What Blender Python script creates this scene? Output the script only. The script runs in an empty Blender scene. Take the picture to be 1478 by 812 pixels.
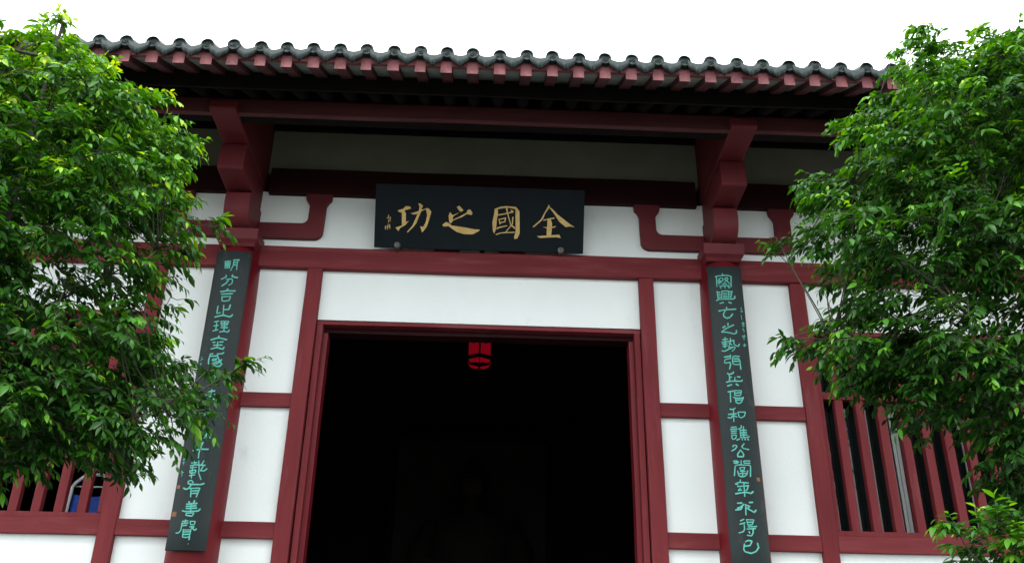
import bpy, bmesh, math, random
import numpy as np
from mathutils import Vector, Matrix
random.seed(7)
RNG = np.random.default_rng(11)
S = bpy.context.scene
COL = S.collection

# ------------------------------------------------------------------ camera
cam_d = bpy.data.cameras.new('camera')
cam_d.sensor_width = 36.0
cam_d.lens = 1350.0 / 1478.0 * 36.0
cam_d.clip_start = 0.05
cam_d.clip_end = 2000
cam = bpy.data.objects.new('camera', cam_d)
COL.objects.link(cam)
RIGHT_V = Vector((0.999218, -0.035907, 0.01654))
UP_V = Vector((-0.030727, -0.442158, 0.896411))
FWD_V = Vector((0.024874, 0.896218, 0.442916))
M = Matrix.Identity(4)
for i in range(3):
    M[i][0], M[i][1], M[i][2] = RIGHT_V[i], UP_V[i], -FWD_V[i]
M[0][3], M[1][3], M[2][3] = 0.0606, -6.6, 1.6
cam.matrix_world = M
S.camera = cam

# ------------------------------------------------------------------ sky, sun, exposure (overcast daylight)
SUN_EL, SUN_AZ = math.radians(62), math.radians(205)      # azimuth from +Y, clockwise
w = bpy.data.worlds.new('World'); S.world = w; w.use_nodes = True
nt = w.node_tree; nt.nodes.clear()
sky = nt.nodes.new('ShaderNodeTexSky'); sky.sky_type = 'NISHITA'; sky.sun_disc = False
sky.sun_elevation = SUN_EL; sky.sun_rotation = SUN_AZ
sky.dust_density = 4.0; sky.air_density = 1.0
hsv = nt.nodes.new('ShaderNodeHueSaturation'); hsv.inputs['Saturation'].default_value = 0.15
cloud = nt.nodes.new('ShaderNodeMixRGB'); cloud.inputs['Fac'].default_value = 0.75
cloud.inputs['Color2'].default_value = (12.3, 13.4, 13.6, 1)       # the cloud sheet in front of the blue
bg = nt.nodes.new('ShaderNodeBackground'); bg.inputs['Strength'].default_value = 0.1
out = nt.nodes.new('ShaderNodeOutputWorld')
nt.links.new(sky.outputs[0], hsv.inputs['Color']); nt.links.new(hsv.outputs[0], cloud.inputs['Color1'])
nt.links.new(cloud.outputs[0], bg.inputs['Color']); nt.links.new(bg.outputs[0], out.inputs['Surface'])

sun_d = bpy.data.lights.new('sun', 'SUN'); sun_d.energy = 1.0; sun_d.angle = math.radians(14)
sun_d.color = (1.0, 0.96, 0.9)
sun = bpy.data.objects.new('sun', sun_d); COL.objects.link(sun)
sdir = Vector((math.sin(SUN_AZ) * math.cos(SUN_EL), math.cos(SUN_AZ) * math.cos(SUN_EL), math.sin(SUN_EL)))
sun.rotation_euler = sdir.to_track_quat('Z', 'Y').to_euler()
sun.location = (0, 0, 30)

vs = S.view_settings
vs.view_transform = 'Standard'; vs.look = 'None'; vs.gamma = 1.0; vs.use_curve_mapping = False
vs.exposure = 1.57
S.cycles.max_bounces = 8
S.cycles.diffuse_bounces = 4
S.cycles.transmission_bounces = 6
S.cycles.transparent_max_bounces = 8

# ------------------------------------------------------------------ helpers
def link(o):
    COL.objects.link(o); return o

def tag(o, label=None, cat=None, group=None, kind=None):
    if label: o['label'] = label
    if cat: o['category'] = cat
    if group: o['group'] = group
    if kind: o['kind'] = kind
    return o

def empty(name, loc, label, cat, group=None):
    o = bpy.data.objects.new(name, None); link(o); o.location = loc
    o.empty_display_size = 0.2
    return tag(o, label, cat, group)

WORLD_LOC = {}
def place(o, parent=None):
    """vertices are given in world coordinates; shift so the child sits under its parent's base"""
    link(o)
    if parent is not None:
        o.parent = parent
        p = parent; off = Vector((0, 0, 0))
        while p is not None:
            off += p.location; p = p.parent
        o.location = -off
    return o

def mesh_obj(name, verts, faces, mat, parent=None, smooth=False):
    me = bpy.data.meshes.new(name)
    me.from_pydata([tuple(v) for v in verts], [], [tuple(f) for f in faces])
    me.update()
    if mat: me.materials.append(mat)
    if smooth:
        me.polygons.foreach_set('use_smooth', [True] * len(me.polygons))
    return place(bpy.data.objects.new(name, me), parent)

def bm_obj(name, bm, mat, parent=None, smooth=False):
    me = bpy.data.meshes.new(name)
    bmesh.ops.recalc_face_normals(bm, faces=bm.faces)
    bm.to_mesh(me); bm.free()
    if mat: me.materials.append(mat)
    if smooth:
        me.polygons.foreach_set('use_smooth', [True] * len(me.polygons))
    return place(bpy.data.objects.new(name, me), parent)

def bm_box(bm, x0, x1, y0, y1, z0, z1, bev=0.0):
    r = bmesh.ops.create_cube(bm, size=1.0)
    vs_ = r['verts']
    for v in vs_:
        v.co = Vector((x0 + (v.co.x + .5) * (x1 - x0), y0 + (v.co.y + .5) * (y1 - y0), z0 + (v.co.z + .5) * (z1 - z0)))
    if bev > 0:
        es = list({e for v in vs_ for e in v.link_edges})
        bmesh.ops.bevel(bm, geom=es, offset=bev, segments=2, profile=0.6, affect='EDGES')

def box(name, x0, x1, y0, y1, z0, z1, mat, parent=None, bev=0.0):
    bm = bmesh.new(); bm_box(bm, x0, x1, y0, y1, z0, z1, bev)
    return bm_obj(name, bm, mat, parent)

def beam(name, x0, x1, y0, y1, z0, z1, mat, parent=None, bev=0.006, wob=0.0015):
    """a long hand-planed timber: subdivided and slightly uneven so its edges are not ruler straight"""
    bm = bmesh.new(); bm_box(bm, x0, x1, y0, y1, z0, z1, 0)
    dims = (x1 - x0, y1 - y0, z1 - z0); ax = dims.index(max(dims)); n = max(2, int(max(dims) / 0.25))
    es = [e for e in bm.edges if abs((e.verts[0].co - e.verts[1].co)[ax]) > 1e-6]
    edges_par = [e for e in es if abs((e.verts[0].co - e.verts[1].co)[ax]) > dims[ax] * .9]
    bmesh.ops.subdivide_edges(bm, edges=edges_par, cuts=n - 1, use_grid_fill=True)
    sx, sy = random.random() * 50, random.random() * 50
    for v in bm.verts:
        k = v.co[ax]
        for a in range(3):
            if a != ax:
                v.co[a] += wob * (math.sin(k * 2.1 + sx + a * 2) + .6 * math.sin(k * 5.3 + sy + a * 3 + v.co[(ax + 1) % 3] * 9))
    if bev:
        lg = [e for e in bm.edges if len(e.link_faces) == 2 and e.calc_face_angle(0) > 0.8]
        bmesh.ops.bevel(bm, geom=lg, offset=bev, segments=2, profile=0.6, affect='EDGES')
    return bm_obj(name, bm, mat, parent)

def prism(name, pts, y0, y1, mat, parent=None, bev=0.0, axis='Y'):
    """polygon in the XZ plane (or YZ plane for axis X) extruded between two depths"""
    bm = bmesh.new()
    if axis == 'Y':
        vv = [bm.verts.new((p[0], y0, p[1])) for p in pts]; d = Vector((0, y1 - y0, 0))
    else:
        vv = [bm.verts.new((y0, p[0], p[1])) for p in pts]; d = Vector((y1 - y0, 0, 0))
    f = bm.faces.new(vv)
    r = bmesh.ops.extrude_face_region(bm, geom=[f])
    bmesh.ops.translate(bm, vec=d, verts=[e for e in r['geom'] if isinstance(e, bmesh.types.BMVert)])
    bmesh.ops.recalc_face_normals(bm, faces=bm.faces)
    if bev:
        lg = [e for e in bm.edges if len(e.link_faces) == 2 and e.calc_face_angle(0) > 0.5]
        bmesh.ops.bevel(bm, geom=lg, offset=bev, segments=2, profile=0.6, affect='EDGES')
    bmesh.ops.triangulate(bm, faces=[f for f in bm.faces if len(f.verts) > 4])
    return bm_obj(name, bm, mat, parent)

def tube(verts, faces, pts, radii, n=6, cap=True):
    """append a tapered tube along pts to verts/faces lists"""
    b = len(verts); pts = [Vector(p) for p in pts]; prev = None
    for i, p in enumerate(pts):
        t = (pts[min(i + 1, len(pts) - 1)] - pts[max(i - 1, 0)]).normalized()
        if prev is None:
            a = t.cross(Vector((0, 0, 1)) if abs(t.z) < .9 else Vector((1, 0, 0))).normalized()
        else:
            a = (prev - t * prev.dot(t)).normalized()
        prev = a; c = t.cross(a)
        for k in range(n):
            th = 2 * math.pi * k / n
            verts.append(p + (a * math.cos(th) + c * math.sin(th)) * radii[i])
    for i in range(len(pts) - 1):
        for k in range(n):
            faces.append((b + i * n + k, b + i * n + (k + 1) % n, b + (i + 1) * n + (k + 1) % n, b + (i + 1) * n + k))
    if cap:
        faces.append(tuple(b + k for k in range(n))[::-1]); m = b + (len(pts) - 1) * n
        faces.append(tuple(m + k for k in range(n)))

def tube_obj(name, pts, radii, mat, parent=None, n=8, smooth=True):
    v, f = [], []
    tube(v, f, pts, radii, n)
    return mesh_obj(name, v, f, mat, parent, smooth)

# ------------------------------------------------------------------ materials
def new_mat(name):
    m = bpy.data.materials.new(name); m.use_nodes = True
    n = m.node_tree; b = n.nodes['Principled BSDF']
    return m, n, b

def mix_mat(name, c1, c2, rough=.5, rough2=None, scale=3.0, stretch=(1, 1, 1), bump=.0, bscale=60, contrast=(.35, .65), spec=.5, third=None, bstretch=(1, 1, 1), detail=6):
    m, n, b = new_mat(name); L = n.links.new
    tc = n.nodes.new('ShaderNodeTexCoord')
    mp = n.nodes.new('ShaderNodeMapping'); mp.inputs['Scale'].default_value = stretch
    L(tc.outputs['Object'], mp.inputs['Vector'])
    nz = n.nodes.new('ShaderNodeTexNoise'); nz.inputs['Scale'].default_value = scale; nz.inputs['Detail'].default_value = detail
    nz.inputs['Roughness'].default_value = .62
    L(mp.outputs[0], nz.inputs['Vector'])
    cr = n.nodes.new('ShaderNodeValToRGB'); cr.color_ramp.elements[0].position = contrast[0]; cr.color_ramp.elements[1].position = contrast[1]
    cr.color_ramp.elements[0].color = (*c1, 1); cr.color_ramp.elements[1].color = (*c2, 1)
    L(nz.outputs['Fac'], cr.inputs['Fac'])
    col = cr.outputs['Color']
    if third:
        c3, sc, lo, hi = third
        n2 = n.nodes.new('ShaderNodeTexNoise'); n2.inputs['Scale'].default_value = sc; n2.inputs['Detail'].default_value = 8
        n2.inputs['Roughness'].default_value = .7
        L(mp.outputs[0], n2.inputs['Vector'])
        mr = n.nodes.new('ShaderNodeMapRange'); mr.inputs['From Min'].default_value = lo; mr.inputs['From Max'].default_value = hi
        L(n2.outputs['Fac'], mr.inputs['Value'])
        mx = n.nodes.new('ShaderNodeMixRGB'); mx.inputs['Color2'].default_value = (*c3, 1)
        L(mr.outputs[0], mx.inputs['Fac']); L(col, mx.inputs['Color1']); col = mx.outputs[0]
    L(col, b.inputs['Base Color'])
    mr = n.nodes.new('ShaderNodeMapRange'); mr.inputs['To Min'].default_value = rough; mr.inputs['To Max'].default_value = rough2 if rough2 is not None else rough + .12
    L(nz.outputs['Fac'], mr.inputs['Value']); L(mr.outputs[0], b.inputs['Roughness'])
    b.inputs['Specular IOR Level'].default_value = spec
    if bump:
        m2 = n.nodes.new('ShaderNodeMapping'); m2.inputs['Scale'].default_value = bstretch
        L(tc.outputs['Object'], m2.inputs['Vector'])
        n3 = n.nodes.new('ShaderNodeTexNoise'); n3.inputs['Scale'].default_value = bscale; n3.inputs['Detail'].default_value = 5
        L(m2.outputs[0], n3.inputs['Vector'])
        bp = n.nodes.new('ShaderNodeBump'); bp.inputs['Strength'].default_value = bump; bp.inputs['Distance'].default_value = .01
        L(n3.outputs['Fac'], bp.inputs['Height']); L(bp.outputs[0], b.inputs['Normal'])
    return m

RED_H = mix_mat('red_paint_rail', (.125, .016, .020), (.175, .027, .032), .58, .72, 2.5, (.35, 1, 3), .25, 30, bstretch=(.15, 1, 2.5), third=((.19, .055, .055), 5, .54, .75), spec=.16)
RED_V = mix_mat('red_paint_post', (.128, .015, .019), (.175, .025, .030), .58, .72, 2.5, (3, 1, .35), .25, 30, bstretch=(2.5, 1, .15), third=((.19, .05, .052), 4, .56, .78), spec=.16)
RED_DEEP = mix_mat('red_paint_column', (.125, .006, .011), (.165, .010, .015), .42, .55, 3, (2, 1, .4), .12, 14, spec=.25)
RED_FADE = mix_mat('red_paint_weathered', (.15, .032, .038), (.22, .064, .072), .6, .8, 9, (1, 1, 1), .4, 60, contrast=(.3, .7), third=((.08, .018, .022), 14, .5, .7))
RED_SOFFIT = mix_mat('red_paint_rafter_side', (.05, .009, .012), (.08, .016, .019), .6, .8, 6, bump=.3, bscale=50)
RED_DULL = mix_mat('red_paint_bracket', (.105, .013, .018), (.14, .021, .026), .5, .62, 3, bump=.15, bscale=25, spec=.22)
RED_PURLIN = mix_mat('brown_red_purlin_paint', (.075, .018, .023), (.115, .032, .036), .5, .62, 3, (.3, 1, 2), .2, 25, spec=.25)
DARK_WOOD = mix_mat('dark_wood_and_shade', (.006, .005, .005), (.011, .008, .008), .7, .85, 5, bump=.3, bscale=40, spec=.08)  # wood tone taken near black so it also carries the eave shade
DARK_BEAM = mix_mat('shade_darkened_red_beam', (.018, .0035, .005), (.028, .006, .007), .6, .7, 3, (.4, 1, 2), .2, 25, spec=.1)  # red deepened so the colour holds the shade on the architrave
PLASTER = mix_mat('white_lime_plaster', (.74, .77, .765), (.82, .845, .84), .85, .95, 1.3, (1, 1, .5), .12, 45, contrast=(.3, .75), spec=.15, third=((.62, .64, .62), 5, .58, .85))
FRIEZE_SHADE = mix_mat('frieze_in_eave_shade', (.21, .21, .165), (.255, .255, .205), .8, .9, 2, bump=.1, bscale=40, spec=.1)  # white wall panel toned olive grey to stand in for eave shade
SOFFIT = mix_mat('grey_eave_board', (.20, .235, .22), (.29, .33, .31), .8, .9, 7, bump=.2, bscale=50, spec=.2, third=((.12, .14, .125), 11, .55, .8))
TILE = mix_mat('dark_green_glazed_tile', (.007, .014, .014), (.02, .03, .03), .42, .62, 16, bump=.5, bscale=45, contrast=(.3, .7), third=((.045, .055, .053), 22, .58, .78), spec=.3)
TILE_END = mix_mat('green_grey_tile_end', (.006, .013, .0125), (.017, .028, .028), .5, .7, 22, bump=.5, bscale=70, contrast=(.3, .7), third=((.04, .055, .053), 30, .56, .78), spec=.25)
BOARD = mix_mat('blue_black_lacquer_board', (.004, .008, .011), (.006, .010, .014), .5, .6, 4, bump=.08, bscale=30, spec=.12)
PLAQUE = mix_mat('dark_slate_lacquer_plaque', (.006, .012, .013), (.011, .019, .020), .48, .6, 3, (1, 1, .4), .15, 30, spec=.3, bstretch=(2, 2, .3), third=((.045, .055, .055), 7, .58, .8))
TEAL = mix_mat('turquoise_character_paint', (.09, .38, .33), (.13, .47, .40), .6, .75, 40, spec=.3, third=((.04, .2, .18), 60, .6, .8))
GOLD = mix_mat('old_gold_character_paint', (.54, .35, .11), (.68, .46, .17), .45, .6, 25, spec=.5, third=((.35, .24, .15), 30, .55, .8))
OCHRE = mix_mat('ochre_seal_paint', (.20, .075, .028), (.26, .11, .045), .6, .7, 60)
BRASS = mix_mat('dull_metal_stud', (.10, .095, .085), (.2, .19, .17), .35, .5, 30)
BRASS.node_tree.nodes['Principled BSDF'].inputs['Metallic'].default_value = .7
STONE = mix_mat('grey_granite', (.10, .10, .095), (.16, .16, .15), .8, .9, 8, bump=.3, bscale=60)
PAVE = mix_mat('stone_paving', (.05, .05, .045), (.085, .083, .075), .8, .95, 3, bump=.3, bscale=40)
INNER = mix_mat('interior_wall_gloom', (.010, .010, .010), (.018, .017, .016), .8, .9, 2, bump=.1, bscale=20, spec=.1)  # walls thought white, darkened so the colour carries the room's gloom
INNER_FLOOR = mix_mat('floor_tile_gloom', (.02, .02, .02), (.035, .034, .032), .7, .9, 4, spec=.1)  # floor colour lowered with the walls for the same gloom
SCREEN = mix_mat('screen_in_gloom', (.028, .028, .025), (.04, .039, .034), .8, .9, 3, spec=.1)  # pale screen darkened to near black, indoor gloom in its colour
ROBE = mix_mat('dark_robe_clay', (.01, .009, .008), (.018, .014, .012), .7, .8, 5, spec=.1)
FACE = mix_mat('clay_skin_in_gloom', (.025, .018, .012), (.035, .025, .018), .6, .7, 5, spec=.1)  # skin tone lowered to hold the indoor gloom
METAL = mix_mat('white_enamel_tube', (.62, .66, .68), (.74, .77, .78), .25, .35, 20)
BLUE = mix_mat('blue_fabric', (.012, .05, .30), (.03, .10, .48), .7, .85, 40, bump=.4, bscale=150)
ALU = mix_mat('grey_aluminium_frame', (.42, .45, .45), (.52, .55, .55), .3, .42, 10, (4, 4, .2))
BARK = mix_mat('brown_grey_bark', (.012, .009, .006), (.03, .024, .017), .8, .9, 30, (1, 1, .3), .6, 60)
TWIG = mix_mat('reddish_green_twig', (.018, .018, .007), (.035, .032, .012), .6, .8, 30)

def glass_mat():
    m, n, b = new_mat('dark_window_glass')
    b.inputs['Base Color'].default_value = (.012, .018, .018, 1)
    b.inputs['Roughness'].default_value = .03; b.inputs['IOR'].default_value = 1.45
    b.inputs['Transmission Weight'].default_value = .35
    return m
GLASS = glass_mat()

def silk_mat():
    m, n, b = new_mat('red_lantern_silk'); L = n.links.new
    b.inputs['Base Color'].default_value = (.45, .006, .022, 1); b.inputs['Roughness'].default_value = .7
    b.inputs['Emission Color'].default_value = (.9, .004, .03, 1); b.inputs['Emission Strength'].default_value = .045
    return m
SILK = silk_mat()

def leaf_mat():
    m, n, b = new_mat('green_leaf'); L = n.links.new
    at = n.nodes.new('ShaderNodeAttribute'); at.attribute_name = 'age_and_light'  # leaf age mixed with crown light and shade painted by height
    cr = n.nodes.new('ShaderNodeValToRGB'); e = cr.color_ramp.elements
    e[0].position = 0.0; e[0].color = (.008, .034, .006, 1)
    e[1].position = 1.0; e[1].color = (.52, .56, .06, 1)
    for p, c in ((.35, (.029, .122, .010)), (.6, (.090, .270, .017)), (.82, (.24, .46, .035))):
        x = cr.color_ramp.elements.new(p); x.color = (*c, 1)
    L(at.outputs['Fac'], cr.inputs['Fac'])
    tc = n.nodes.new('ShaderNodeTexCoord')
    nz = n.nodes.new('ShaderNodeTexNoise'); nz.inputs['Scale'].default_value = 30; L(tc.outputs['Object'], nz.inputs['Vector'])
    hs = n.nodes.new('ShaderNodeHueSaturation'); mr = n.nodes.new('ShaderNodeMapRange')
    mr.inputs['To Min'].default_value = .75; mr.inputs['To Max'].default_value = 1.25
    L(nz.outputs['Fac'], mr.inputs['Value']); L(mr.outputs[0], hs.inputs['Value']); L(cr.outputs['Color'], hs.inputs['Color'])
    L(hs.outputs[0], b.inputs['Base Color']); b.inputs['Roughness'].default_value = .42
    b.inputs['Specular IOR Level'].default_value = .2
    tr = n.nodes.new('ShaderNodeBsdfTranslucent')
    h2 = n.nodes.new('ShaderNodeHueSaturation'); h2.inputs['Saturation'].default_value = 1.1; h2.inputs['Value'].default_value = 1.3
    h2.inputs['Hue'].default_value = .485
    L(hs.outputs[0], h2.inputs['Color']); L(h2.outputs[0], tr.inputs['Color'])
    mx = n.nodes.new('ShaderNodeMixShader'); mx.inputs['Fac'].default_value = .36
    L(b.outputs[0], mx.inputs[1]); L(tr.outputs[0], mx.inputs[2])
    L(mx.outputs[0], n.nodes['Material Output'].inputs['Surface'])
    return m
LEAF = leaf_mat()

# ------------------------------------------------------------------ ground, platform
g = mesh_obj('ground', [(-400, -400, 0), (400, -400, 0), (400, 400, 0), (-400, 400, 0)], [(0, 1, 2, 3)], PAVE)
tag(g, kind='structure')
HW = 6.5                      # half width of the hall
FL = 1.3                      # floor level of the hall
pf = box('stone_platform', -HW - .5, HW + .5, -1.75, 8.2, 0, FL, STONE, bev=.02); tag(pf, kind='structure')
for i in range(7):
    st = box('stone_step', -1.9, 1.9, -1.755 - .32 * (i + 1), -1.755 - .32 * i, 0, FL - .17 * (i + 1), STONE, bev=.01)
    tag(st, kind='structure')

# ------------------------------------------------------------------ the hall
H = empty('temple_hall', (0, 0, 0), 'white plastered temple hall with red timber frame, open dark doorway and tiled eave', 'building')
CX = 1.89                     # column axis

# --- plaster panels and rails -------------------------------------------------
def panel(x0, x1, z0, z1, mat=PLASTER, name='plaster_panel', y=0.0):
    return box(name, x0, x1, y, y + .12, z0, z1, mat, H, bev=0)
BEAM0, BEAM1 = 4.90, 5.081
MID0, MID1, LOW0, LOW1 = 3.775, 3.883, 2.83, 2.942
for s in (-1, 1):
    def P(a, b, z0, z1, **k):
        panel(min(s * a, s * b), max(s * a, s * b), z0, z1, **k)
    for (a, b) in ((1.355, 1.72), (2.06, 2.437)):
        for (z0, z1) in ((MID1, BEAM0), (LOW1, MID0), (1.99, LOW0)):
            P(a - .02, b + .02, z0 - .02, z1 + .02)
    P(2.53, 4.76, 4.507 - .02, BEAM0 + .02)
    P(2.53, 4.76, 1.99 - .02, LOW0 + .02)
    P(5.33, HW - .1, FL, BEAM0 + .02)
    P(4.86, 5.0, FL, BEAM0 + .02)
    P(0.02, HW - .1, BEAM1 - .02, 5.61)
    # timber rails between the posts
    def Rl(a, b, z0, z1, y0=-.035, mat=RED_H, name='rail', **k):
        beam(name, min(s * a, s * b), max(s * a, s * b), y0, .10, z0, z1, mat, H, **k)
    for (a, b) in ((1.353, 1.76), (2.02, 2.439)):
        Rl(a, b, MID0, MID1); Rl(a, b, LOW0, LOW1); Rl(a, b, 1.88, 1.99)
    Rl(2.552, 4.76, LOW0, LOW1); Rl(2.552, 4.76, 1.88, 1.99)
    Rl(2.552, 4.76, FL, FL + .12)
    # posts
    def Po(a, b, z0, z1, y0=-.042, name='post', mat=RED_V, **k):
        beam(name, min(s * a, s * b), max(s * a, s * b), y0, .10, z0, z1, mat, H, **k)
    Po(1.24, 1.355, FL, BEAM0, y0=-.055, name='door_post')
    Po(2.437, 2.552, FL, BEAM0)
    Po(4.76, 4.87, FL, BEAM0)
    # column
    v, f = [], []
    for (cx) in (CX * s,):
        tube(v, f, [(cx, -.02, FL + .2), (cx, -.02, 3.2), (cx, -.02, 4.6), (cx, -.02, 5.015)], [.176, .174, .168, .158], 32)
        c = mesh_obj('column', v, f, RED_DEEP, H, True)
        v, f = [], []
        tube(v, f, [(cx, -.02, FL), (cx, -.02, FL + .08), (cx, -.02, FL + .2)], [.25, .26, .2], 24)
        mesh_obj('column_base', v, f, STONE, c, True)
    v, f = [], []
    tube(v, f, [(5.17 * s, -.02, FL), (5.17 * s, -.02, 4.985)], [.176, .163], 24)
    mesh_obj('column', v, f, RED_DEEP, H, True)

beam('header_panel', -1.245, 1.245, 0, .12, 4.486, BEAM0 + .02, PLASTER, H, bev=0, wob=.0)
# long timbers, cut at the columns
for (a, b) in ((-5.02, -2.03), (-1.75, 1.75), (2.03, 5.02)):
    beam('lintel_beam', a, b, -.06, .10, BEAM0, BEAM1, RED_H, H)
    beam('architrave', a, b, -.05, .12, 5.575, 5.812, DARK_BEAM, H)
for s in (-1, 1):
    beam('lintel_beam', min(5.32 * s, 6.4 * s), max(5.32 * s, 6.4 * s), -.06, .10, BEAM0, BEAM1, RED_H, H)
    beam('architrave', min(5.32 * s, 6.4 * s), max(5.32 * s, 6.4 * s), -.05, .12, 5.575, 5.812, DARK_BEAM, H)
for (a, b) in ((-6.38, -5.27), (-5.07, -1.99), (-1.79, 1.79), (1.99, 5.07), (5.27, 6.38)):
    panel(a, b, 5.80, 6.222, FRIEZE_SHADE, 'frieze_panel', .02)
    beam('upper_shade_beam', a, b, -.01, .12, 6.225, 6.45, DARK_WOOD, H, bev=0)  # dark beam added for the shade above the frieze panel

# --- door frame -----------------------------------------------------------------
for s in (-1, 1):
    x0, x1 = sorted((s * 1.188, s * 1.232))
    beam('door_jamb', x0, x1, -.02, .13, FL, 4.44, RED_V, H, bev=.004)
    x0, x1 = sorted((s * 1.155, s * 1.190))
    beam('door_jamb', x0, x1, .05, .17, FL, 4.40, RED_DEEP, H, bev=.003)
beam('door_head', -1.236, 1.236, -.02, .13, 4.440, 4.470, RED_H, H, bev=.004)
beam('door_head', -1.19, 1.19, .05, .17, 4.402, 4.438, DARK_BEAM, H, bev=.003)
box('door_sill', -1.24, 1.24, -.05, .15, FL + .002, FL + .14, RED_H, H, bev=.01)

# --- wall brackets with curled ends (either side of each column) -------------------
def curl(side, s):
    # local x grows away from the column axis; drawn for one side then mirrored
    pts = []
    X = lambda d: s * (CX) + side * d
    def arc(cx, cz, r, a0, a1, n=6):
        return [(cx + r * math.cos(math.radians(a0 + (a1 - a0) * i / n)), cz + r * math.sin(math.radians(a0 + (a1 - a0) * i / n))) for i in range(n + 1)]
    L = [(.10, 5.167)] + arc(.545, 5.237, .07, -90, 0) + [(.618, 5.36), (.620, 5.47)] \
        + [(.635, 5.505), (.658, 5.53), (.662, 5.585), (.447, 5.585), (.452, 5.53), (.472, 5.50), (.488, 5.47), (.486, 5.37)] \
        + arc(.436, 5.353, .05, 0, -90) + [(.10, 5.302)]
    q = [(X(d), z) for d, z in L]
    prism('curled_bracket', q, -.045, .06, RED_DULL, H, bev=.006)
for s in (-1, 1):
    curl(-1, s); curl(1, s)
# inverted V bracket behind the sign
for s in (-1, 1):
    q = [(-.02 + s * d, z) for d, z in ((.375, 5.083), (.34, 5.115), (.20, 5.25), (.09, 5.42), (.05, 5.575), (0.002, 5.575), (0.002, 5.32), (.07, 5.21), (.155, 5.12), (.185, 5.083))]
    prism('inverted_v_bracket', q, -.045, .06, RED_DULL, H, bev=.005)

# --- stepped bracket arms carrying the eave purlin --------------------------------
for s, x in ((-1, -CX), (1, CX), (-1, -5.17), (1, 5.17)):
    for k, (prof, hw) in enumerate((
        ([(-.335, 5.395), (-.345, 5.388), (-.352, 5.375), (-.356, 5.345), (-.358, 5.315), (-.357, 5.285), (-.353, 5.257), (-.346, 5.231), (-.336, 5.208), (-.322, 5.187), (-.305, 5.170), (-.285, 5.157), (-.262, 5.148), (-.235, 5.142), (-.20, 5.138), (.10, 5.135), (.10, 5.418), (-.30, 5.418), (-.31, 5.39)], .098),
        ([(-.62, 5.645), (-.628, 5.44), (-.615, 5.425), (-.32, 5.418), (.10, 5.418), (.10, 5.65), (-.60, 5.65)], .099),
        ([(-1.05, 5.735), (-1.055, 5.665), (-1.045, 5.655), (-.60, 5.650), (.10, 5.650), (.10, 6.3), (-.6, 6.06), (-.85, 5.79), (-1.0, 5.74)], .098))):
        prism('bracket_arm', prof, x - hw + s * (.012 if k == 1 else .0), x + hw + s * (.012 if k == 1 else 0), RED_DULL, H, bev=.008, axis='X')
    # bearing block on the column head: square above, tapering below
    v = []
    for (z, hx, hy) in ((5.005, .132, .16), (5.03, .142, .175), (5.052, .158, .20), (5.135, .160, .215)):
        v += [(x - hx, -.02 - hy, z), (x + hx, -.02 - hy, z), (x + hx, .06, z), (x - hx, .06, z)]
    f = [(3, 2, 1, 0)]
    for i in range(3):
        for k in range(4):
            f.append((4 * i + k, 4 * i + (k + 1) % 4, 4 * i + 4 + (k + 1) % 4, 4 * i + 4 + k))
    f.append((12, 13, 14, 15))
    mesh_obj('bearing_block', v, f, RED_DULL, H)

beam('eave_purlin', -HW + .1, HW - .1, -1.0, -.955, 5.658, 5.788, RED_PURLIN, H, bev=.010)
beam('purlin_shade_strip', -HW + .1, HW - .1, -.953, -.87, 5.664, 5.78, DARK_WOOD, H, bev=.0)  # dark strip added to stand for the purlin's shaded underside
beam('purlin_plank', -HW + .1, HW - .1, -.97, -.91, 5.79, 5.95, DARK_WOOD, H, bev=0)

# --- eave: rafters, boards, tiles ---------------------------------------------------
SL = math.radians(27); CA, SA, TA = math.cos(SL), math.sin(SL), math.tan(math.radians(27))
PITCH = .1783
NB = int(HW / PITCH)
xs = [(.5 + 0) * 0 + i * PITCH - .0885 for i in range(-NB, NB + 2)]     # barrel axes; one sits left of centre at -0.09
def ROOF(z0, y0, y): return z0 + (y - y0) * TA
def sloped(name, x0, x1, ya, yb, za, h, mat, parent):
    """box following the roof slope: underside starts at (ya, za), front cut vertical"""
    v = []
    for (y) in (ya, yb):
        z = za + (y - ya) * TA
        v += [(x0, y, z), (x1, y, z), (x1, y, z + h), (x0, y, z + h)]
    f = [(0, 1, 2, 3), (5, 4, 7, 6), (0, 4, 5, 1), (1, 5, 6, 2), (2, 6, 7, 3), (3, 7, 4, 0)]
    return mesh_obj(name, v, f, mat, parent)
raf = None
me_lower = None
for i, x in enumerate(xs):
    j = random.uniform(-.004, .004); hw = .037 + random.uniform(-.002, .002)
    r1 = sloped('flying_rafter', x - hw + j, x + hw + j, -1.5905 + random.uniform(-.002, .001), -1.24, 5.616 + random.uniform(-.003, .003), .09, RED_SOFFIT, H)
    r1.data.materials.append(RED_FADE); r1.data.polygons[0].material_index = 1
    if i < len(xs) - 1:
        sloped('eave_infill_board', x + hw + j - .002, x + PITCH - .031, -1.56, -1.22, 5.682, .012, SOFFIT, H)
    if -5.6 < x < 5.6:
        if me_lower is None:
            v, f = [], []
            tube(v, f, [(0, -1.27, 0), (0, 0.1, 1.37 * TA)], [.045, .045], 8)
            o = mesh_obj('lower_rafter', [(a[0], a[1], a[2] + 5.70) for a in v], f, DARK_WOOD, H, True); me_lower = o.data
            o.location.x = x
        else:
            o = bpy.data.objects.new('lower_rafter', me_lower); link(o); o.parent = H; o.location = (x, 0, 0)
beam('eave_edge_board', -HW, HW, -1.29, -1.27, 5.665, 5.80, DARK_WOOD, H, bev=0)
sloped('soffit_board', -HW, HW, -1.22, .2, 5.80, .02, DARK_WOOD, H)

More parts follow.
